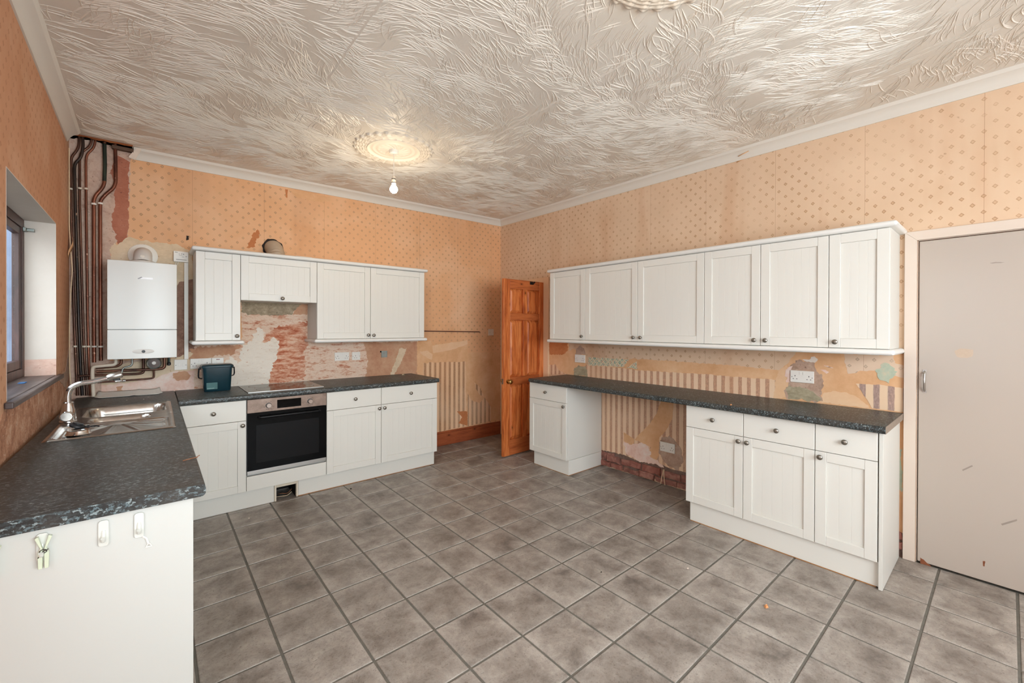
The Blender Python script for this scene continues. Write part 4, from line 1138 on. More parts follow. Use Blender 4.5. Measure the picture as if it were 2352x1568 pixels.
# mixer tap
tp = thing('kitchen_tap', (-3.944, -1.147, 0.915), 'chrome kitchen mixer tap with long swan neck and pull-out head', 'tap')
mb = MB(); mb.lathe([(0.036, 0), (0.036, 0.006), (0.031, 0.010), (0.030, 0.045), (0.027, 0.070), (0.023, 0.085), (0.0225, 0.106), (0.0185, 0.110), (0.0, 0.110)], 28, (-3.944, -1.147, 0.9155)); bd = mb.build('body', 'chrome', tp)
mb = MB(); mb.tube([(-3.945, -1.147, 1.018), (-3.946, -1.147, 1.060), (-3.940, -1.147, 1.090), (-3.925, -1.147, 1.110), (-3.90, -1.147, 1.122), (-3.843, -1.147, 1.130), (-3.776, -1.147, 1.148)], 0.0135, 14, True, 0.018); mb.build('swan_neck', 'chrome', tp)
mb = MB(); mb.tube([(-3.788, -1.147, 1.144), (-3.780, -1.147, 1.147), (-3.733, -1.147, 1.161), (-3.727, -1.147, 1.1625)], [0.0155, 0.0195, 0.0195, 0.0165], 18); hd = mb.build('spray_head', 'steel_trim', tp)
MB().box(-3.765, -3.735, -1.155, -1.139, 1.128, 1.140).build('spray_button', 'black_plastic', hd, 0.002)
Mh = Matrix.Rotation(RAD(90), 3, 'X')
mb = MB(); mb.lathe([(0.0, 0.0), (0.0265, 0.0), (0.0265, 0.030), (0.0235, 0.034), (0.0, 0.034)], 28, (-3.946, -1.170, 0.953), Mh); lv = mb.build('side_lever', 'chrome', tp)
mb = MB(); mb.lathe([(0.020, 0.0), (0.020, 0.002), (0.0, 0.0025)], 24, (-3.946, -1.2042, 0.953), Mh); mb.build('lever_cap', 'steel_trim', lv)
# plug pieces on the drainer
r = thing('sink_strainer', (-3.868, -1.530, 0.9085), 'round steel basket strainer lying on the drainer', 'strainer')
mb = MB(); mb.lathe([(0.040, 0), (0.047, 0.004), (0.043, 0.010), (0.040, 0.022), (0.043, 0.026), (0.034, 0.026), (0.030, 0.020), (0.0, 0.018)], 28, (-3.868, -1.530, 0.9085)); mb.build('basket', 'chrome', r)
r = thing('rubber_plug', (-3.872, -1.532, 0.9340), 'black rubber sink plug with chain lying on the strainer', 'plug')
Mp = Matrix.Rotation(RAD(24), 3, 'Y')
mb = MB(); mb.lathe([(0.0, 0.0), (0.026, 0.0), (0.030, 0.006), (0.028, 0.012), (0.020, 0.016), (0.020, 0.022), (0.0, 0.022)], 24, (-3.876, -1.532, 0.9445), Mp); mb.build('disc', 'rubber_black', r)
for k in range(5):
    mb = MB(); cx, cy = -3.852 + 0.012 * k, -1.54 + 0.006 * math.sin(k * 2.1)
    mb.tube([(cx + 0.009 * math.cos(a), cy + 0.006 * math.sin(a), 0.946 - 0.001 * k + 0.004 * math.sin(a + k)) for a in [2 * math.pi * q / 10 for q in range(10)]], 0.0022, 6, closed=True); mb.build('chain_link', 'rubber_black', r)
# white moulded tray against the wall behind the sink
tr = thing('white_tray', (-3.73, -0.10, 0.9105), 'dirty white moulded plastic tray lying behind the sink by the pipes', 'tray')
mb = MB(); vs = []; fs = []; n1, n2 = 30, 8
for j in range(n2 + 1):
    for i in range(n1 + 1):
        u = i / n1; w = j / n2
        x = -3.905 + 0.355 * u + 0.03 * (1 - w) * (u - 0.5); y = -0.160 - 0.03 * u + 0.145 * w
        z = 0.913 + 0.030 * w * w + 0.010 * sm((0.08 - min(u, 1 - u)) / 0.08) + 0.005 * math.exp(-((u - 0.55 - 0.1 * w) / 0.04) ** 2) + 0.004 * sm((0.12 - w) / .12)
        vs.append((x, y, z))
for j in range(n2):
    for i in range(n1):
        a = j * (n1 + 1) + i; fs.append((a, a + 1, a + n1 + 2, a + n1 + 1))
mb.add(vs, fs); o = mb.build('moulded_sheet', 'tray_white', tr, smooth=60); s_ = o.modifiers.new('sheet', 'SOLIDIFY'); s_.thickness = 0.0025

# --- food caddy
cd_ = thing('food_caddy', (-3.187, -0.225, 0.9105), 'dark teal plastic food caddy with lid and black handle', 'bucket')
def ring(cx, cy, hw, hd, r, n=6):
    out = []
    for (sx, sy, a0) in ((1, -1, -90), (1, 1, 0), (-1, 1, 90), (-1, -1, 180)):
        for k in range(n + 1):
            a = RAD(a0 + 90 * k / n); out.append((cx + sx * (hw - r) + r * math.cos(a), cy + sy * (hd - r) + r * math.sin(a)))
    return out
def loft(secs):
    mb = MB(); vs = []; fs = []; n = len(secs[0][0])
    for pts, z in secs: vs += [(x, y, z) for x, y in pts]
    for k in range(len(secs) - 1):
        for i in range(n): fs.append((k * n + i, k * n + (i + 1) % n, (k + 1) * n + (i + 1) % n, (k + 1) * n + i))
    fs.append(tuple(range(n))[::-1]); fs.append(tuple(range((len(secs) - 1) * n, len(secs) * n)))
    return mb.add(vs, fs)
cx, cy = -3.187, -0.205
loft([(ring(cx, cy, 0.086, 0.066, 0.022), 0.9108), (ring(cx, cy, 0.090, 0.070, 0.024), 0.916), (ring(cx, cy, 0.101, 0.080, 0.026), 1.100), (ring(cx, cy, 0.105, 0.084, 0.026), 1.102), (ring(cx, cy, 0.105, 0.084, 0.026), 1.108)]).build('body', 'teal_plastic', cd_, smooth=50)
ld = loft([(ring(cx, cy, 0.108, 0.087, 0.028), 1.104), (ring(cx, cy, 0.110, 0.089, 0.028), 1.112), (ring(cx, cy, 0.110, 0.089, 0.028), 1.118), (ring(cx, cy, 0.104, 0.083, 0.028), 1.127), (ring(cx, cy, 0.080, 0.062, 0.024), 1.130)]).build('lid', 'teal_plastic', cd_, smooth=50)
for sx in (-1, 1):
    m2 = MB(); m2.lathe([(0.0, 0), (0.010, 0), (0.010, 0.012), (0.0, 0.012)], 16, (cx + sx * 0.106 + (-0.012 if sx < 0 else 0), cy, 1.100), Matrix.Rotation(RAD(90), 3, 'Y')); m2.build('pivot', 'black_plastic', cd_)
hb = MB(); hb.tube([(-3.307, cy, 1.100), (-3.311, cy + 0.006, 1.05), (-3.309, cy + 0.02, 1.022), (-3.290, cy + 0.085, 1.008), (-3.27, cy + 0.1, 1.006), (-3.10, cy + 0.1, 1.012), (-3.080, cy + 0.085, 1.016), (-3.066, cy + 0.02, 1.030), (-3.064, cy + 0.006, 1.05), (-3.067, cy, 1.100)], 0.005, 8, True, 0.015)
hb.build('handle', 'black_plastic', cd_)
lb = MB(); lb.add([(-3.262, cy - 0.0745, 0.930), (-3.190, cy - 0.0745, 0.930), (-3.190, cy - 0.0775, 0.985), (-3.264, cy - 0.0775, 0.985)], [(0, 1, 2, 3)]); lb.build('label', 'teal_label', cd_)
lb = MB()
for k in range(6): lb.add([(-3.258 + .008 * k, cy - 0.0752, 0.935), (-3.252 + .008 * k, cy - 0.0752, 0.935), (-3.252 + .008 * k, cy - 0.0756, 0.942), (-3.258 + .008 * k, cy - 0.0756, 0.942)], [(0, 1, 2, 3)])
lb.build('label_print', 'teal_label_print', cd_)

# ------------------------------------------------------------------ boiler, flue and pipework
bo = thing('wall_boiler', (-3.6455, -0.18, 1.203), 'white wall-hung combi boiler next to the exposed pipes', 'boiler')
BX0, BX1, BZ0, BZ1, BSM = -3.840, -3.451, 1.203, 1.918, 1.417
def curved_front(z0, z1, name, mat='boiler_white'):
    n = 16; vs = []; fs = []
    for z in (z0, z1):
        for i in range(n + 1):
            t = i / n; x = BX0 + (BX1 - BX0) * t
            vs.append((x, -0.322 - 0.020 * (1 - (2 * t - 1) ** 2), z))
        vs += [(BX1, -0.03, z), (BX0, -0.03, z)]
    m_ = n + 3
    fs = [(i, (i + 1) % m_, m_ + (i + 1) % m_, m_ + i) for i in range(m_)] + [tuple(range(m_))[::-1], tuple(range(m_, 2 * m_))]
    return fix_normals(MB().add(vs, fs).build(name, mat, bo, 0.004, smooth=30))
case = curved_front(BSM + 0.0015, BZ1, 'casing'); flap = curved_front(BZ0, BSM - 0.0015, 'control_flap')
mb = MB(); mb.box(BX0 + .004, BX1 - .004, -0.31, -0.035, BSM - .003, BSM + .003); mb.build('seam', 'mark_grey', bo)
# oval grip with dark lock on the flap, raised logo plate on the casing
mb = MB(FB); n = 28; vs = []
for k in range(n):
    a = 2 * math.pi * k / n
    vs += [(-3.645 + 0.062 * math.cos(a), 1.256 + 0.018 * math.sin(a), 0.3415), (-3.645 + 0.050 * math.cos(a), 1.258 + 0.012 * math.sin(a), 0.3440)]
mb.add(vs, [(2 * k, (2 * k + 2) % (2 * n), (2 * k + 3) % (2 * n), 2 * k + 1) for k in range(n)] + [tuple(2 * k + 1 for k in range(n))]); fix_normals(mb.build('grip', 'flue_grey', flap))
mb = MB(FB); mb.lathe([(0.0105, 0.0), (0.0095, 0.002), (0.0, 0.002)], 20, (-3.645, 1.256, 0.3440)); mb.build('lock', 'black_plastic', flap)
mb = MB(FB); mb.prism([(-3.660, 1.790), (-3.592, 1.790), (-3.592, 1.803), (-3.660, 1.803)], 0.3425, 0.3440); mb.build('logo_plate', 'logo_white', case)
mb = MB(FB); mb.prism([(-3.678, 1.792), (-3.672, 1.788), (-3.650, 1.802), (-3.656, 1.807)], 0.3425, 0.3442); mb.build('logo_flash', 'mark_grey', case)
fl = thing('boiler_flue', (-3.650, -0.19, BZ1 + .001), 'pale grey flue elbow rising from the boiler top into the wall', 'flue')
mb = MB(); mb.lathe([(0.074, 0), (0.074, 0.016), (0.062, 0.022), (0.0, 0.022)], 32, (-3.650, -0.19, BZ1 + 0.0015)); mb.build('base_collar', 'flue_grey', fl)
pth = [(-3.650, -0.19, BZ1 + 0.02)] + [(-3.650, -0.19 + 0.085 * (1 - math.cos(a)), BZ1 + 0.032 + 0.072 * math.sin(a)) for a in [RAD(90 * k / 8) for k in range(9)]] + [(-3.650, -0.012, BZ1 + 0.104)]
mb = MB(); mb.tube([(p[0], p[1], p[2] - 0.022 if k > 0 else p[2]) for k, p in enumerate(pth)], 0.055, 24); mb.build('elbow', 'flue_grey', fl, smooth=60)
mb = MB(FB); mb.lathe([(0.092, 0), (0.090, 0.006), (0.060, 0.016), (0.056, 0.016)], 32, (-3.652, 2.004, 0.0045)); mb.build('wall_ring', 'plastic_white', fl)
cap = MB(); Mc = Matrix.Rotation(RAD(62), 3, 'X')
cap.lathe([(0.0, 0), (0.014, 0.0), (0.013, 0.006), (0.0, 0.007)], 20, (-3.652, -0.2315, 1.968), Mc); cap.build('test_cap', 'plastic_white', fl)

def pxpipe(pts, depth, r, mat, label, cat='pipe', group='bare copper pipes in the corner', fillet=0.05, name='copper_pipe', clips=(), clipmat='plastic_old'):
    P = []
    for U, V in pts:
        q = on(U, V, 'y', -depth)
        q.x = max(q.x, xl(0) + r + 0.0025)
        P.append(q)
    root = thing(name, P[-1], label, cat, group)
    mb = MB(); mb.tube(P, r, 12, True, fillet); mb.build('run', mat, root, smooth=60)
    for V in clips:
        best = None
        for a, b in zip(P, P[1:]):
            z = on(pts[0][0], V, 'y', -depth).z
            if min(a.z, b.z) <= z <= max(a.z, b.z): best = a.lerp(b, (z - a.z) / (b.z - a.z + 1e-9))
        if best is None: continue
        mb = MB(); mb.lathe([(r + 0.0005, -0.006), (r + 0.005, -0.006), (r + 0.005, 0.006), (r + 0.0005, 0.006)], 14, tuple(best)); mb.box(best.x - .005, best.x + .005, best.y, -0.0035, best.z - .006, best.z + .006)
        mb.build('clip', clipmat, root)
    return root
K = lambda p: [(140 + a / 8.711, 300 + b / 8.711) for a, b in p]
pxpipe(K([(370, 60), (355, 350), (215, 520), (200, 640), (200, 1450)]) + [(171, 749), (176, 860), (178, 908)], 0.026, 0.0078, 'copper_dark', 'brown copper pipe tight in the wall corner, cranked below the ceiling', clips=(437, 795))
pxpipe(K([(430, 60), (445, 340), (400, 540), (280, 650), (270, 760), (285, 1450)]) + [(181, 749), (186, 860), (189, 908)], 0.047, 0.0092, 'copper_black', 'blackened pipe second from the wall corner with a double bend at the top')
pxpipe(K([(620, 100), (600, 300), (400, 440), (378, 560), (375, 1450)]) + [(191, 749), (196, 860), (199, 908)], 0.026, 0.0075, 'copper_dark', 'thin brown copper pipe third from the wall corner', clips=(437, 795))
pxpipe(K([(700, 120), (665, 340), (520, 470), (500, 600), (505, 1450)]) + [(202, 749), (205, 860), (207, 908)], 0.026, 0.0075, 'copper', 'reddish copper pipe fourth from the wall corner', clips=(437, 795))
pxpipe(K([(870, 130), (880, 700), (868, 1060), (820, 1160), (700, 1290), (655, 1390), (660, 1540)]) + [(216, 749), (216.5, 832)], 0.030, 0.0112, 'copper', 'thick copper pipe with a green painted top and swan bend', clips=(472, 795), clipmat='plastic_white')
pxpipe(K([(1085, 200), (1095, 700), (1095, 1040), (1050, 1150), (880, 1290), (790, 1400), (785, 1540)]) + [(231, 749), (232, 828)], 0.030, 0.0112, 'copper', 'thick copper pipe nearest the boiler with a swan bend', clips=(472, 795), clipmat='plastic_white')
o = MB(); o.tube([on(u, v, 'y', -0.030) for u, v in K([(870, 260), (880, 700), (868, 1010)])], 0.0120, 12, True, 0.05); o = o.build('painted_sleeve', 'copper_green', bpy.data.objects['copper_pipe.004'], smooth=60)
Q = lambda p: [(150 + a / 8.4, 800 + b / 8.4) for a, b in p]
pxpipe(Q([(975, 170), (975, 290), (930, 318), (530, 352), (522, 500), (545, 930)]), 0.096, 0.0115, 'plastic_old', 'cream plastic waste pipe stepping down from the boiler to the worktop', group=None, name='waste_pipe', fillet=0.02)
pxpipe(Q([(1080, 170), (1080, 300), (1000, 345), (590, 372)]), 0.050, 0.0095, 'copper_dark', 'short dark copper pipe bending left under the boiler behind the waste pipe', group='pipes under the boiler', fillet=0.025)
pxpipe(Q([(1912, 170), (1912, 380), (1780, 400), (1100, 425), (600, 450)]), 0.092, 0.0110, 'copper_dark', 'long thick copper pipe running level under the boiler', group='pipes under the boiler', fillet=0.025)
pxpipe(Q([(1510, 170), (1510, 470), (1400, 490), (240, 532)]), 0.068, 0.0090, 'copper_dark', 'copper pipe running level below the thick one towards the corner', group='pipes under the boiler', fillet=0.025)
pxpipe(Q([(1290, 170), (1290, 330), (1110, 375), (1090, 470)]), 0.116, 0.0065, 'galvanised', 'braided filling hose under the boiler', group='pipes under the boiler', name='filling_hose', fillet=0.02)
pp = pxpipe(Q([(1710, 400), (1710, 570), (1600, 585), (1060, 625), (620, 655)]), 0.040, 0.0070, 'copper_dark', 'thin lower copper pipe with a chrome isolating valve', group='pipes under the boiler', fillet=0.02)
qv = on(150 + 1060 / 8.4, 800 + 625 / 8.4, 'y', -0.04)
mb = MB(); mb.tube([(qv.x - 0.030, -0.04, qv.z - .001), (qv.x - 0.018, -0.04, qv.z), (qv.x - .010, -0.04, qv.z), (qv.x + 0.010, -0.04, qv.z), (qv.x + 0.018, -0.04, qv.z), (qv.x + 0.030, -0.04, qv.z + .001)], [0.012, 0.0125, 0.0085, 0.0085, 0.0125, 0.012], 12); mb.build('valve', 'chrome', pp)
qg = on(353.6, 833.5, 'y', -0.125)
gg = thing('pressure_gauge', qg, 'round chrome-rimmed pressure gauge under the boiler', 'gauge')
mb = MB(FB); mb.lathe([(0.046, 0), (0.048, 0.004), (0.048, 0.014), (0.045, 0.017), (0.042, 0.014), (0.0, 0.010)], 32, (qg.x, qg.z, 0.108)); mb.build('case', 'galvanised', gg, smooth=40)
mb = MB(FB); mb.lathe([(0.0415, 0), (0.0, 0.0005)], 32, (qg.x, qg.z, 0.1215)); mb.build('dial', 'copper_black', gg)
mb = MB(FB); mb.lathe([(0.013, 0), (0.012, 0.003), (0.006, 0.004), (0.0, 0.002)], 20, (qg.x, qg.z, 0.122)); mb.build('hub', 'plastic_white', gg)
mb = MB(); mb.tube([(qg.x, -0.114, qg.z + .03), (qg.x, -0.114, 1.202)], 0.006, 8); mb.build('stem', 'copper_dark', gg)
q = on(388, 833, 'y', -0.06)
vv = thing('drain_valve', q, 'small dark drain valve under the right end of the boiler', 'valve')
mb = MB(); mb.tube([(q.x, -0.06, 1.202), (q.x, -0.06, q.z)], 0.009, 10); mb.build('stem', 'copper_green', vv)
mb = MB(); mb.lathe([(0.006, -.022), (0.013, -0.016), (0.013, 0.0), (0.009, .006)], 12, tuple(q)); mb.build('cap', 'black_plastic', vv)
# cream cable dropping down the corner
pts = [on(u, v, 'y', -0.052) for u, v in ((150, 338), (152, 400), (154, 450), (158, 520), (163, 580), (166, 620), (162, 680), (159, 740), (158, 790), (160, 850), (165, 908))]
for p in pts: p.x = max(p.x, xl(0) + 0.006)
o = MB().tube(pts, 0.0035, 8, True, 0.03).build('loose_cable', 'cable_cream', None, smooth=60); tag(o, 'cream cable hanging loosely down the pipe corner', 'cable')
o = MB().tube([on(u, v, 'y', -0.03) for u, v in ((404, 822), (402, 780), (405, 720))], 0.003, 6, True).build('boiler_cable', 'black_plastic', None); tag(o, 'thin black cable at the lower right of the boiler', 'cable')

# ------------------------------------------------------------------ electrics
def plate(fr, u0, v0, w, h, name, label, cat, kind, mat='plastic_white', group=None, off=0.0035):
    r = thing(name, fr.p(u0 + w / 2, v0, 0.005), label, cat, group)
    t = 0.009; n1 = off + t
    MB(fr).box(u0, u0 + w, v0, v0 + h, off, n1).build('face_plate', mat, r, 0.0022)
    def pins(cu, cv):
        for (du, dv, a, b) in ((0, 0.012, .0022, .0042), (-0.011, -0.010, .0036, .0020), (0.011, -0.010, .0036, .0020)):
            MB(fr).box(cu + du - a, cu + du + a, cv + dv - b, cv + dv + b, n1 - .001, n1 + .0003).build('pin_slot', 'dark_hole', r)
    def rocker(cu, cv, a=0.0065, b=0.010):
        MB(fr).box(cu - a, cu + a, cv - b, cv + b, n1 - .001, n1 + .0028).build('rocker', mat, r, 0.0012)
    def screw(cu, cv):
        mb = MB(fr); mb.lathe([(0.0028, 0), (0.0, 0.0006)], 10, (cu, cv, n1)); mb.build('screw', 'mark_dark', r)
    cm = v0 + h / 2
    if kind == 'double':
        pins(u0 + 0.030, cm - 0.008); pins(u0 + w - 0.030, cm - 0.008)
        rocker(u0 + w / 2 - 0.010, cm + 0.024); rocker(u0 + w / 2 + 0.010, cm + 0.024); screw(u0 + 0.010, cm - .004); screw(u0 + w - 0.010, cm - .004)
    elif kind == 'single':
        pins(u0 + 0.036, cm - 0.010); rocker(u0 + w - 0.016, cm + 0.022); screw(u0 + 0.009, cm - .003); screw(u0 + w - 0.009, cm - .003)
    elif kind == 'switch':
        rocker(u0 + w / 2, cm, 0.006, 0.011); screw(u0 + 0.010, cm); screw(u0 + w - 0.010, cm)
    elif kind == 'fused':
        MB(fr).box(u0 + .026, u0 + .044, cm - .014, cm + .014, n1 - .001, n1 + .001).build('fuse_holder', mat, r, 0.001)
        rocker(u0 + 0.060, cm, 0.007, 0.013); screw(u0 + 0.011, cm - .004); screw(u0 + w - 0.009, cm - .004)
    elif kind == 'neon':
        MB(fr).box(u0 + .032, u0 + .058, cm + .026, cm + .033, n1 - .001, n1 + .001).build('neon', 'red_indicator', r)
        rocker(u0 + w / 2, cm - 0.004, 0.009, 0.016)
    return r
plate(FB, -3.459, 1.080, 0.086, 0.086, 'fused_switch', 'square white fused switch below the cable trunking', 'switch', 'fused')
plate(FB, -3.354, 1.083, 0.146, 0.086, 'wall_socket', 'white double socket partly hidden behind the teal food caddy', 'socket', 'double')
plate(FB, -3.206, 1.083, 0.086, 0.086, 'cooker_switch', 'white switch with red neon above the teal food caddy', 'switch', 'neon')
plate(FB, -2.179, 1.094, 0.146, 0.086, 'wall_socket', 'white double socket on the stripped wall right of the hob', 'socket', 'double')
plate(FB, -2.003, 1.094, 0.086, 0.086, 'wall_socket', 'white single socket beside a double one on the stripped wall', 'socket', 'single')
plate(FB, -0.212, 1.336, 0.086, 0.086, 'light_switch', 'old cream light switch on the patterned paper near the pine door', 'switch', 'switch', 'plastic_old')
plate(FR, 1.346, 1.058, 0.146, 0.086, 'wall_socket', 'white double socket over the grey filler near the pine door', 'socket', 'double')
plate(FR, 3.447, 1.047, 0.146, 0.086, 'wall_socket', 'white double socket in broken plaster over the right worktop', 'socket', 'double')
plate(FR, 2.394, 0.304, 0.146, 0.086, 'wall_socket', 'white double socket low down in the knee gap above the bricks', 'socket', 'double')
r = thing('metal_back_box', FB.p(-1.648, 1.105, 0.005), 'empty metal back box in the stripped wall', 'box')
mb = MB(FB); mb.box(-1.680, -1.618, 1.110, 1.178, 0.0035, 0.005); mb.build('back', 'galvanised', r)
mb = MB(FB); mb.box(-1.682, -1.679, 1.108, 1.180, 0.0035, 0.012); mb.box(-1.619, -1.616, 1.108, 1.180, 0.0035, 0.012); mb.box(-1.679, -1.619, 1.108, 1.111, 0.0035, 0.012); mb.box(-1.679, -1.619, 1.177, 1.180, 0.0035, 0.012); mb.build('rim', 'galvanised', r)
mb = MB(FB); mb.lathe([(0.010, 0), (0.0, 0.001)], 14, (-1.688, 1.172, 0.006)); mb.build('knockout', 'dark_hole', r)
# timer box and cable trunking
r = thing('heating_controller', FB.p(-3.416, 1.975, 0.02), 'small white control box with printed marks beside the boiler', 'controller')
MB(FB).box(-3.464, -3.366, 1.977, 2.064, 0.004, 0.034).build('case', 'plastic_white', r, 0.003)
mb = MB(FB)
for (a, b, c, d) in ((-3.455, 2.052, .018, .003), (-3.430, 2.040, .008, .002), (-3.412, 2.040, .004, .006), (-3.400, 2.036, .004, .010), (-3.428, 2.030, .022, .0015), (-3.386, 2.022, .010, .003), (-3.408, 2.018, .012, .002)): mb.box(a, a + c, b, b + d, 0.034, 0.0343)
for k in range(11): mb.box(-3.446 + .0062 * k, -3.446 + .0062 * k + .0042, 1.992, 1.997, 0.034, 0.0343)
mb.build('printed_marks', 'mark_dark', r)
for k in (0, 1): MB().tube([(-3.446 + .012 * k, -0.014, 1.978), (-3.452 + .012 * k, -0.014, 1.950)], 0.003, 6).build('cable', 'cable_white', r)
o = MB(FB).box(-3.394, -3.366, 1.168, 1.975, 0.004, 0.022).build('cable_trunking', 'plastic_white', None, 0.002); tag(o, 'upright white cable trunking between the boiler and the narrow cabinet', 'trunking')
# dark picture batten left on the wall
bt = MB(FB); bt.prism([(-1.296, 1.393), (-0.34, 1.380), (-0.36, 1.391), (-1.296, 1.405)], 0.001, 0.012); o = bt.build('dark_batten', 'dark_batten', None, 0.001); tag(o, 'thin dark stained batten left across the back wall', 'batten')
# extractor hose from the wall
dh = thing('extractor_hose', FB.p(-2.735, 2.08, 0.06), 'ribbed flexible extractor hose leaving the wall above the hob cabinet', 'hose')
P = []; R_ = []
for k in range(37):
    t = k / 36; a = t * RAD(88)
    P.append((-2.735 + .004 * t, -0.004 - 0.135 * math.sin(a) * (0.55 + 0.45 * t), 2.178 - 0.118 * (1 - math.cos(a)))); R_.append(0.067 + 0.0055 * math.cos(k * math.pi / 2))
mb = MB(); mb.tube(P, R_, 28, True); mb.build('ribbed_tube', 'flex_duct', dh, smooth=30)
vs = []; n = 40
for k in range(n):
    a = 2 * math.pi * k / n; rr = 0.088 + 0.010 * noise.noise(Vector((math.cos(a) * 3, math.sin(a) * 3, 1)))
    vs.append((-2.735 + rr * math.cos(a), 2.178 + rr * math.sin(a), 0.0012))
MB(FB).add(vs, [tuple(range(n))]).build('wall_hole', 'dirt_black', wall_back)
o = MB().tube([(-3.345, -0.20, 2.078), (-3.28, -0.13, 2.083), (-3.15, -0.12, 2.088), (-3.02, -0.14, 2.081), (-2.90, -0.11, 2.080)], 0.0035, 8, True, 0.05).build('loose_cable', 'black_plastic', None); tag(o, 'black cable lying on top of the back wall cabinets', 'cable')
o = MB(FB).box(-2.60, -2.46, 2.078, 2.092, 0.20, 0.26).build('loose_batten', 'scrap_white', None, 0.002); tag(o, 'white offcut lying on top of the back wall cabinets beside the hose', 'offcut')

# ------------------------------------------------------------------ window in the left wall
w1 = struct(empty('window_1', FL.p((WU0 + WU1) / 2, WV0, -0.15)))
SZ = WV0 + 0.030
NA, NB_ = -0.172, -0.132
mb = MB(FL)
mb.box(WU0, WU0 + 0.05, SZ, WV1, NA, NB_); mb.box(WU1 - 0.05, WU1, SZ, WV1, NA, NB_); mb.box(WU0 + .05, WU1 - .05, WV1 - 0.055, WV1, NA, NB_); mb.box(WU0 + .05, WU1 - .05, SZ, SZ + 0.05, NA, NB_)
mb.build('outer_frame', 'dark_wood', w1, 0.003)
um = (WU0 + WU1) / 2
for (a, b) in ((WU0 + .052, um - .022), (um + .022, WU1 - .052)):
    mb = MB(FL); c, d = SZ + .052, WV1 - .057
    mb.box(a, a + .040, c, d, NA + .004, NB_ - .006); mb.box(b - .040, b, c, d, NA + .004, NB_ - .006); mb.box(a + .040, b - .040, d - .042, d, NA + .004, NB_ - .006); mb.box(a + .040, b - .040, c, c + .05, NA + .004, NB_ - .006)
    sa = mb.build('sash', 'dark_wood', w1, 0.003)
    MB(FL).box(a + .040, b - .040, c + .05, d - .042, -.162, -.158).build('pane', 'window_glass', sa, smooth=0)
MB(FL).box(um - .02, um + .02, SZ + .05, WV1 - .055, NA, NB_).build('mullion', 'dark_wood', w1, 0.003)
mb = MB(FL); mb.box(WU1 - .0505, WU1 - .0005, WV1 - .075, WV1 - .050, -.132, -.118); mb.box(WU1 - .040, WU1 - .0105, WV1 - .072, WV1 - .054, -.118, -.085); mb.build('bracket', 'galvanised', w1, 0.003)
# reveal linings
t = 0.004
MB(FL).box(WU1 - t, WU1 - .0005, SZ + 0.10, WV1, -0.131, 0.0006).build('reveal_lining', 'reveal_paint', wall_left)
MB(FL).box(WU1 - t, WU1 - .0005, SZ, SZ + 0.0995, -0.131, 0.0004).build('reveal_plaster', 'reveal_pink', wall_left)
MB(FL).box(WU0, WU0 + t, SZ, WV1, -0.131, 0.0006).build('reveal_lining', 'reveal_paint', wall_left)
MB(FL).box(WU0 + t, WU1 - t, WV1 - t, WV1, -0.131, 0.0006).build('reveal_lining', 'reveal_paint', wall_left)
mb = MB(FL); mb.box(WU0 + .005, WU1 - .006, WV0 + .001, SZ, -0.172, 0.0); mb.box(WU0 - 0.05, WU1 + 0.065, WV0 + .003, SZ, 0.001, 0.028)
mb.build('window_sill', 'sill_wood', w1, 0.006, seg=3)
# worn plaster under and beside the window
def lpatch(poly, mat, layer, name='bare_plaster', rag=0.012):
    out = []; n = len(poly)
    for i in range(n):
        a = Vector(poly[i]); b = Vector(poly[(i + 1) % n]); L = (b - a).length; k = max(1, int(L / 0.03)); nn = Vector((-(b - a).y, (b - a).x)).normalized()
        for j in range(k):
            q = a + (b - a) * (j / k); q = q + nn * noise.noise(Vector((q.x * 30, q.y * 30, layer + 3.1))) * rag; out.append((q.x, q.y))
    m_ = len(out); h = 0.001 * layer
    o = MB(FL).add([(a, b, h) for a, b in out] + [(a, b, 0) for a, b in out], [tuple(range(m_))] + [(i, m_ + i, m_ + (i + 1) % m_, (i + 1) % m_) for i in range(m_)]).build(name, mat, wall_left, smooth=0)
    return fix_normals(o)
lpatch([(-3.2, 0.90), (-0.03, 0.90), (-0.03, 1.16), (-0.30, 1.15), (-0.52, 1.10), (-1.9, 1.10), (-2.1, 1.02), (-3.2, 1.06)], 'left_plaster', 1)
lpatch([(-0.52, 1.10), (-0.20, 1.13), (-0.03, 1.30), (-0.03, 1.10), (-0.2, 1.0)], 'plaster_brown', 2)
o = MB(FL).box(-1.10, -1.04, SZ + .0006, SZ + .004, -0.085, -0.060).build('blue_scrap', 'blue_scrap', None, 0.001); tag(o, 'scrap of bright blue plastic on the window sill', 'scrap')
mb = MB(); vs = []
for i in range(6):
    for k in (0, 1): vs.append((xl(-.09) + 0.004 + 0.03 * math.sin(i * 0.5) * (i / 5), -0.085 - 0.03 * k + 0.01 * i, 1.93 + 0.13 * i / 5 + .03 * k))
mb.add(vs, [(2 * i, 2 * i + 1, 2 * i + 3, 2 * i + 2) for i in range(5)]); o = mb.build('peeling_paper', 'lining', wall_left); o.modifiers.new('paper', 'SOLIDIFY').thickness = 0.0008

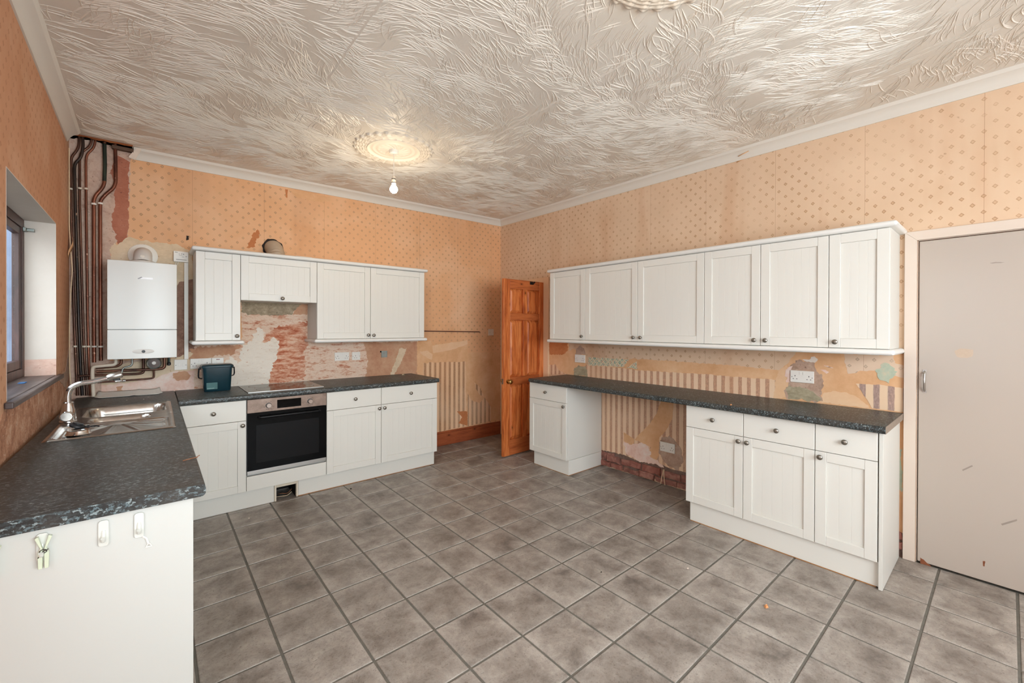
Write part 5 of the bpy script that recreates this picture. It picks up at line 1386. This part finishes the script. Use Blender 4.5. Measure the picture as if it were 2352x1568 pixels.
# ------------------------------------------------------------------ doors
Fp = Vector((-0.655, -0.880, 0)); Hp = Vector((-0.004, -0.851, 0))
FD = Frame(Fp, Hp - Fp, (0, -1, 0)); FD.n = Vector((FD.u.y, -FD.u.x, 0)).normalized()
DW = (Hp - Fp).length
d1 = struct(empty('door_1', FD.p(DW / 2, 0.012, -0.018)))
T0, T1, Z0, Z1 = -0.036, 0.0, 0.012, 1.985
sw = 0.095; m0, m1 = 0.300, 0.365
MB(FD).box(0, sw, Z0, Z1, T0, T1).build('stile', 'pine_v', d1, 0.003); MB(FD).box(DW - sw + .01, DW, Z0, Z1, T0, T1).build('stile', 'pine_v', d1, 0.003)
rails = [(Z0, 0.185), (0.795, 0.885), (1.525, 1.605), (1.880, Z1)]
for a, b in rails: MB(FD).box(sw, DW - sw + .01, a, b, T0, T1 - .0006).build('rail', 'pine_h', d1, 0.003)
for (a, b) in ((0.185, 0.795), (0.885, 1.525), (1.605, 1.880)):
    MB(FD).box(m0, m1, a, b, T0, T1 - .0006).build('muntin', 'pine_v', d1, 0.003)
    for (c, d) in ((sw, m0), (m1, DW - sw + .01)):
        mb = MB(FD); e = 0.034
        lo = -0.022; hi = -0.007
        mb.box(c, d, a, b, T0 + .010, lo)
        V = [(c, a, lo), (d, a, lo), (d, b, lo), (c, b, lo), (c + e, a + e, hi), (d - e, a + e, hi), (d - e, b - e, hi), (c + e, b - e, hi)]
        mb.add([(p[0], p[1], p[2]) for p in V], [(0, 1, 5, 4), (1, 2, 6, 5), (2, 3, 7, 6), (3, 0, 4, 7), (4, 5, 6, 7)])
        mb.build('panel', 'pine_v', d1, smooth=0)
mb = MB(FD); mb.lathe([(0.024, 0), (0.024, 0.003), (0.012, 0.006), (0.010, 0.026), (0.022, 0.034), (0.027, 0.046), (0.024, 0.058), (0.012, 0.064), (0.0, 0.065)], 24, (0.062, 0.842, 0.0)); mb.build('door_knob', 'brass', d1, smooth=60)
mb = MB(FD); mb.lathe([(0.0, -.101), (0.012, -0.100), (0.024, -0.094), (0.027, -0.082), (0.022, -0.070), (0.010, -0.062), (0.012, -0.040), (0.024, -0.0385), (0.024, -0.0365)], 24, (0.062, 0.842, 0.0)); mb.build('door_knob', 'brass', d1, smooth=60)
mb = MB(FD); mb.box(-0.0012, 0.0, 0.815, 0.875, -0.030, -0.006); mb.build('latch_plate', 'chrome', d1)
mb = MB(FD); mb.box(0.405, 0.455, 1.945, 1.980, 0.0, 0.004); mb.tube([(0.43, 1.955, 0.004), (0.43, 1.945, 0.030), (0.43, 1.960, 0.045)], 0.006, 8, True, 0.012); mb.lathe([(0.011, -.006), (0.011, 0.006), (0, .008)], 12, (0.43, 1.966, 0.046)); mb.build('coat_hook', 'black_plastic', d1)
for zz in (0.30, 1.66):
    MB(FD).box(DW + .0005, DW + .003, zz, zz + 0.10, -0.030, 0.002).build('hinge', 'galvanised', d1)
mb = MB(FD); mb.box(0.30, 0.35, 0.001, 0.016, -0.055, -0.037); mb.build('door_stop', 'black_plastic', d1, 0.003)
# frame of the pine door
mb = MB(FR); mb.box(DO1 + .002, 0.934, 0.001, 2.046, 0.0005, 0.020); mb.box(0.03, DO1 + .002, DOH - 0.03, 2.046, 0.0005, 0.020); mb.box(0.03, DO0, 0.001, DOH - .03, 0.0005, 0.020)
mb.box(DO1 - .012, DO1 - .001, 0.001, DOH - .001, -0.118, 0.0003); mb.box(DO0 + .001, DO0 + .012, 0.001, DOH - .001, -0.118, 0.0003); mb.box(DO0 + .012, DO1 - .012, DOH - .012, DOH - .001, -0.118, 0.0003)
struct(mb.build('trim_5', 'frame_cream', None, 0.003))
# painted cupboard door on the right
d2 = struct(empty('door_2', FR.p(4.52, 0.012, -0.01)))
slab = MB(FR).box(4.133, 4.893, 0.010, 1.976, -0.030, 0.004).build('door_slab', 'door_paint', d2, 0.004)
mb = MB(FR); mb.tube([(4.161, 1.060, 0.004), (4.161, 1.068, 0.020), (4.161, 1.120, 0.032), (4.161, 1.172, 0.020), (4.161, 1.180, 0.004)], 0.0055, 10, True, 0.03); mb.box(4.153, 4.169, 1.050, 1.066, 0.004, 0.007); mb.box(4.153, 4.169, 1.174, 1.190, 0.004, 0.007); mb.build('pull_handle', 'steel_trim', d2, smooth=60)
def dpatch(px, mat, name):
    pts = []
    for U, V in px:
        q = on(U, V, 'x', -0.004); pts.append((-q.y, q.z))
    out = []
    for i in range(len(pts)):
        a = Vector(pts[i]); b = Vector(pts[(i + 1) % len(pts)])
        for j in range(4):
            q = a.lerp(b, j / 4); w = noise.noise(Vector((q.x * 60, q.y * 60, 2))) * 0.004; out.append((q.x + w, q.y + w))
    o = MB(FR).add([(a, b, 0.0046) for a, b in out], [tuple(range(len(out)))]).build(name, mat, d2); fix_normals(o)
dpatch([(2192, 806), (2205, 800), (2236, 803), (2234, 818), (2220, 822), (2200, 820)], 'chip_paint', 'chipped_paint')
dpatch([(2257, 1288), (2263, 1288), (2262, 1300), (2258, 1300)], 'dirt_brown', 'scuff')
dpatch([(2113, 1280), (2122, 1284), (2140, 1302), (2113, 1296)], 'dirt_brown', 'scuff')
dpatch([(2274, 603), (2298, 601), (2308, 602), (2280, 605)], 'scuff_grey', 'scuff')
dpatch([(2210, 1078), (2232, 1068), (2234, 1071), (2212, 1081)], 'scuff_grey', 'scuff')
dpatch([(2300, 1202), (2335, 1192), (2336, 1196), (2303, 1206)], 'scuff_grey', 'scuff')
mb = MB(FR)
mb.prism([(4.068, 0.001), (4.124, 0.001), (4.124, 1.984), (4.068, 2.040)], 0.0005, 0.020); mb.prism([(4.124, 1.984), (4.902, 1.984), (4.958, 2.040), (4.068, 2.040)], 0.0005, 0.020); mb.prism([(4.902, 0.001), (4.958, 0.001), (4.958, 2.040), (4.902, 1.984)], 0.0005, 0.020)
mb.box(RD0 + .0005, RD0 + .004, 0.001, RDH - .004, -0.118, -0.0005); mb.box(RD1 - .004, RD1 - .0005, .001, RDH - .004, -.118, -.0005); mb.box(RD0 + .004, RD1 - .004, RDH - .004, RDH - .0005, -.118, -.0005)
struct(fix_normals(mb.build('trim_6', 'architrave_paint', None, 0.003)))

# ------------------------------------------------------------------ ceiling roses and pendant lamps
def rose(cx, cy, R, label):
    vs = []; fs = []; nr, nt = 46, 144
    def h(r, th):
        k = 26
        R1 = R * (0.975 + 0.025 * math.cos(k * th)); 
        z = 0.0
        if r > R1: return -0.002
        x = r / R
        if x > 0.68:
            e = sm((R1 - r) / 0.008); w = (x - 0.68) / 0.32
            z = 0.008 + 0.0045 * math.cos(k * th + 0.0) * (0.5 + 0.5 * math.cos(w * 9.4)) + 0.004 * math.sin(w * 30 + 1.4 * math.cos(k * th)); z *= e; z += .003 * e
        elif x > 0.62: z = 0.010 + 0.008 * math.sin((x - 0.62) / 0.06 * math.pi)
        elif x > 0.40: z = 0.007 + 0.002 * math.cos((x - .40) / .22 * 12)
        elif x > 0.36: z = 0.010
        else: z = 0.009 + 0.003 * math.cos(16 * th + 30 * x) + 0.005 * (0.36 - x)
        return z
    for i in range(nr + 1):
        r = R * 1.005 * i / nr
        for k in range(nt):
            th = 2 * math.pi * k / nt; x = cx + r * math.cos(th); y = cy + r * math.sin(th)
            vs.append((x, y, ceil_z(x, y) - h(r, th)))
    for i in range(nr):
        for k in range(nt):
            fs.append((i * nt + k, (i + 1) * nt + k, (i + 1) * nt + (k + 1) % nt, i * nt + (k + 1) % nt))
    o = MB().add(vs, fs).build('ceiling_rose', 'rose_plaster', None, smooth=60)
    return tag(o, label, 'ceiling rose')
rose(-2.12, -1.281, 0.312, 'scalloped plaster ceiling rose above the bare hanging bulb')
rose(-2.08, -3.66, 0.312, 'scalloped plaster ceiling rose around the short second lamp')
def pendant(cx, cy, drop, label, bulb='lit_bulb'):
    zc = ceil_z(cx, cy) - 0.0095; zb = zc - drop
    r = thing('pendant_lamp', (cx, cy, zc), label, 'lamp')
    mb = MB(); mb.lathe([(0.0, -0.030), (0.026, -0.030), (0.034, -0.024), (0.038, -0.004), (0.038, 0.004), (0, .004)], 28, (cx, cy, zc)); mb.build('ceiling_cup', 'plastic_white', r, smooth=40)
    if drop > 0.15:
        mb = MB(); mb.tube([(cx, cy, zc - 0.028), (cx, cy, zb + 0.104)], 0.0035, 8); mb.build('flex', 'cable_white', r)
    mb = MB(); mb.lathe([(0.0, 0.110), (0.008, 0.108), (0.015, 0.094), (0.0165, 0.082), (0.0165, 0.050), (0.0145, 0.046), (0.0, 0.046)], 20, (cx, cy, zb)); lh = mb.build('lamp_holder', 'plastic_old', r)
    for zz in (0.081, 0.052):
        mb = MB(); mb.lathe([(0.0160, -.003), (0.0175, -0.003), (0.0175, 0.003), (0.0160, 0.003)], 20, (cx, cy, zb + zz)); mb.build('ring', 'mark_dark', lh)
    mb = MB(); mb.lathe([(0.0, -0.031), (0.012, -0.0286), (0.022, -0.0215), (0.029, -0.010), (0.031, 0.0), (0.029, 0.011), (0.022, 0.024), (0.015, 0.034), (0.013, 0.046), (0, .046)], 24, (cx, cy, zb)); mb.build('bulb', bulb, r, smooth=80)
    return r
pendant(-2.122, -1.281, 0.312, 'bare lit bulb on a short white flex over the middle of the room')
pendant(-2.08, -3.66, 0.150, 'lit bulb close under the second ceiling rose', 'lit_bulb_dim')

# ------------------------------------------------------------------ stick-on hooks, peg and small scraps
def stick_hook(x, ztop, label, cat='hook', loose=False):
    r = thing('stick_on_hook', FE.p(x, ztop - 0.078, 0.003), label, cat)
    w = 0.0118; h = 0.078
    pts = []
    for (sx, sz, a0) in ((1, -1, -90), (1, 1, 0), (-1, 1, 90), (-1, -1, 180)):
        for k in range(5):
            a = RAD(a0 + 22.5 * k); pts.append((x + sx * (w - .008) + .008 * math.cos(a), ztop - h / 2 + sz * (h / 2 - .008) + .008 * math.sin(a)))
    MB(FE).prism(pts, 0.0005, 0.008).build('base_plate', 'hook_white', r, 0.0015)
    mb = MB(FE); mb.tube([(x, ztop - 0.030, 0.005), (x, ztop - 0.050, 0.010), (x, ztop - 0.060, 0.020), (x, ztop - 0.048, 0.026)], 0.0056, 10, True, 0.008); mb.build('hook', 'hook_white', r)
    return r
stick_hook(-3.702, 0.8555, 'white stick-on hook in the middle of the end panel')
h3 = stick_hook(-3.622, 0.8560, 'white stick-on hook nearest the panel edge, with a loose strip')
mb = MB(FE); mb.tube([(-3.614, 0.779, 0.004), (-3.605, 0.770, 0.004), (-3.600, 0.752, 0.004), (-3.606, 0.742, 0.004), (-3.592, 0.742, 0.004), (-3.598, 0.752, 0.004)], 0.0028, 6); mb.build('loose_strip', 'plastic_white', h3)
stick_hook(-3.826, 0.8555, 'white stick-on hook behind the pale green peg')
def peg(x, z, label, tilt=0.0):
    r = thing('clothes_peg', FE.p(x, z - 0.04, 0.015), label, 'peg')
    for sx in (-1, 1):
        mb = MB(FE); mb.prism([(x + sx * .002, z - .045), (x + sx * .010, z - .045), (x + sx * .011, z), (x + sx * .006, z + .012), (x + sx * .017, z + .042), (x + sx * .010, z + .046), (x + sx * .0015, z + .010), (x + sx * .0015, z - .01)], 0.012, 0.022)
        fix_normals(mb.build('jaw', 'peg_green', r, 0.001))
    mb = MB(FE); mb.tube([(x + .007 * math.cos(a), z + .004 + .005 * math.sin(a), 0.023 + 0.001 * math.sin(3 * a)) for a in [2 * math.pi * k / 12 for k in range(12)]], 0.0013, 6, closed=True); mb.tube([(x - .010, z - .012, .0235), (x, z + .004, .0235), (x + .010, z + .008, .0235)], 0.0013, 6); mb.build('spring', 'mark_dark', r)
peg(-3.822, 0.806, 'pale green plastic peg clipped over a stick-on hook')
peg(-3.915, 0.806, 'pale peg at the far corner of the end panel towards the window')

def scrap(name, px, plane, mat, label, cat, size, h, seed):
    q = on(px[0], px[1], 'z', plane); rr = random.Random(seed); n = 9
    ring_ = [(q.x + size * rr.uniform(.6, 1.1) * math.cos(2 * math.pi * k / n) , q.y + size * rr.uniform(.35, .7) * math.sin(2 * math.pi * k / n)) for k in range(n)]
    mb = MB(); vs = [(x, y, plane + .0006) for x, y in ring_] + [(q.x + (x - q.x) * .7, q.y + (y - q.y) * .7, plane + h * rr.uniform(.7, 1.2)) for x, y in ring_]
    mb.add(vs, [tuple(range(n))[::-1], tuple(range(n, 2 * n))] + [(i, (i + 1) % n, n + (i + 1) % n, n + i) for i in range(n)])
    return tag(mb.build(name, mat, None, smooth=0), label, cat)
scrap('crumb', (1760, 1394), 0.0, 'crumb_orange', 'orange crumb on the tiles in front of the right base cabinets', 'crumb', 0.016, 0.012, 1)
scrap('plaster_chip', (1402, 1070), 0.0, 'scrap_white', 'white plaster chip on the floor under the knee gap', 'chip', 0.030, 0.02, 2)
scrap('wood_chip', (806, 1123), 0.0, 'dirt_black', 'small dark chip on the tiles by the back plinth', 'chip', 0.010, 0.008, 3)
scrap('paint_flake', (572, 1190), 0.0, 'scrap_white', 'tiny white flake on the tiles before the corner cabinet', 'flake', 0.006, 0.003, 4)
scrap('paint_flake', (1381, 1314), 0.0, 'dirt_black', 'tiny black speck on the tiles mid-room', 'flake', 0.006, 0.004, 5)
scrap('paint_flake', (1580, 1305), 0.0, 'scrap_white', 'small pale splinter on the tiles before the knee gap', 'flake', 0.009, 0.003, 6)
for k, (u, v) in enumerate(((291, 919), (340, 912), (330, 917))): scrap('paint_flake', (u, v), 0.910, 'scrap_white', ['small white flake on the worktop in front of the white tray', 'small white flake on the worktop near the tray end towards the caddy', 'small white flake on the worktop between sink corner and tray'][k], 'flake', 0.004, 0.002, 10 + k)['group'] = 'flakes by the sink'
for k, (u, v) in enumerate(((1375, 870), (1432, 887), (1445, 883), (1412, 884))): scrap('paint_flake', (u, v), 0.910, 'scrap_white', 'small pale flake on the right worktop near the pine door', 'flake', 0.006, 0.002, 20 + k)['group'] = 'flakes on the right worktop'
scrap('wood_chip', (926, 861), 0.910, 'cement_olive', 'brown curl of debris on the back worktop under the back box', 'chip', 0.018, 0.010, 30)
scrap('brick_chip', (1732, 905), 0.910, 'old_brick', 'red brick chip on the right worktop against the wall', 'chip', 0.020, 0.012, 31)
scrap('brick_chip', (1679, 930), 0.910, 'crumb_orange', 'orange chip at the front edge of the right worktop', 'chip', 0.010, 0.006, 32)
q = on(445, 1052, 'z', 0.9125)
mb = MB(); mb.tube([(q.x - .035, q.y - .012, 0.9125), (q.x - .010, q.y - .004, 0.914), (q.x + .006, q.y + .002, 0.9135), (q.x + .020, q.y + .012, 0.918)], 0.0016, 6); mb.tube([(q.x - .002, q.y, 0.9135), (q.x + .012, q.y - .012, 0.916)], 0.0012, 6)
tag(mb.build('twig', 'twig_brown', None), 'thin brown twig at the edge of the sink run worktop', 'twig')
cb = thing('cut_cable', FR.p(2.44, 0.02, 0.02), 'cut cream cables poking out of the bricks', 'cable')
for k, (a, b) in enumerate(((2.425, 2.420), (2.435, 2.462))):
    mb = MB(FR); mb.tube([(a, 0.135, 0.004), (a + .004, 0.105, 0.022), ((a + b) / 2, 0.06, 0.030), (b, 0.006, 0.040)], 0.0035, 6, True, 0.02); mb.build('core', 'cable_cream', cb)
tp_ = MB(FR); tp_.box(2.408, 2.45, 0.128, 0.140, 0.002, 0.006)
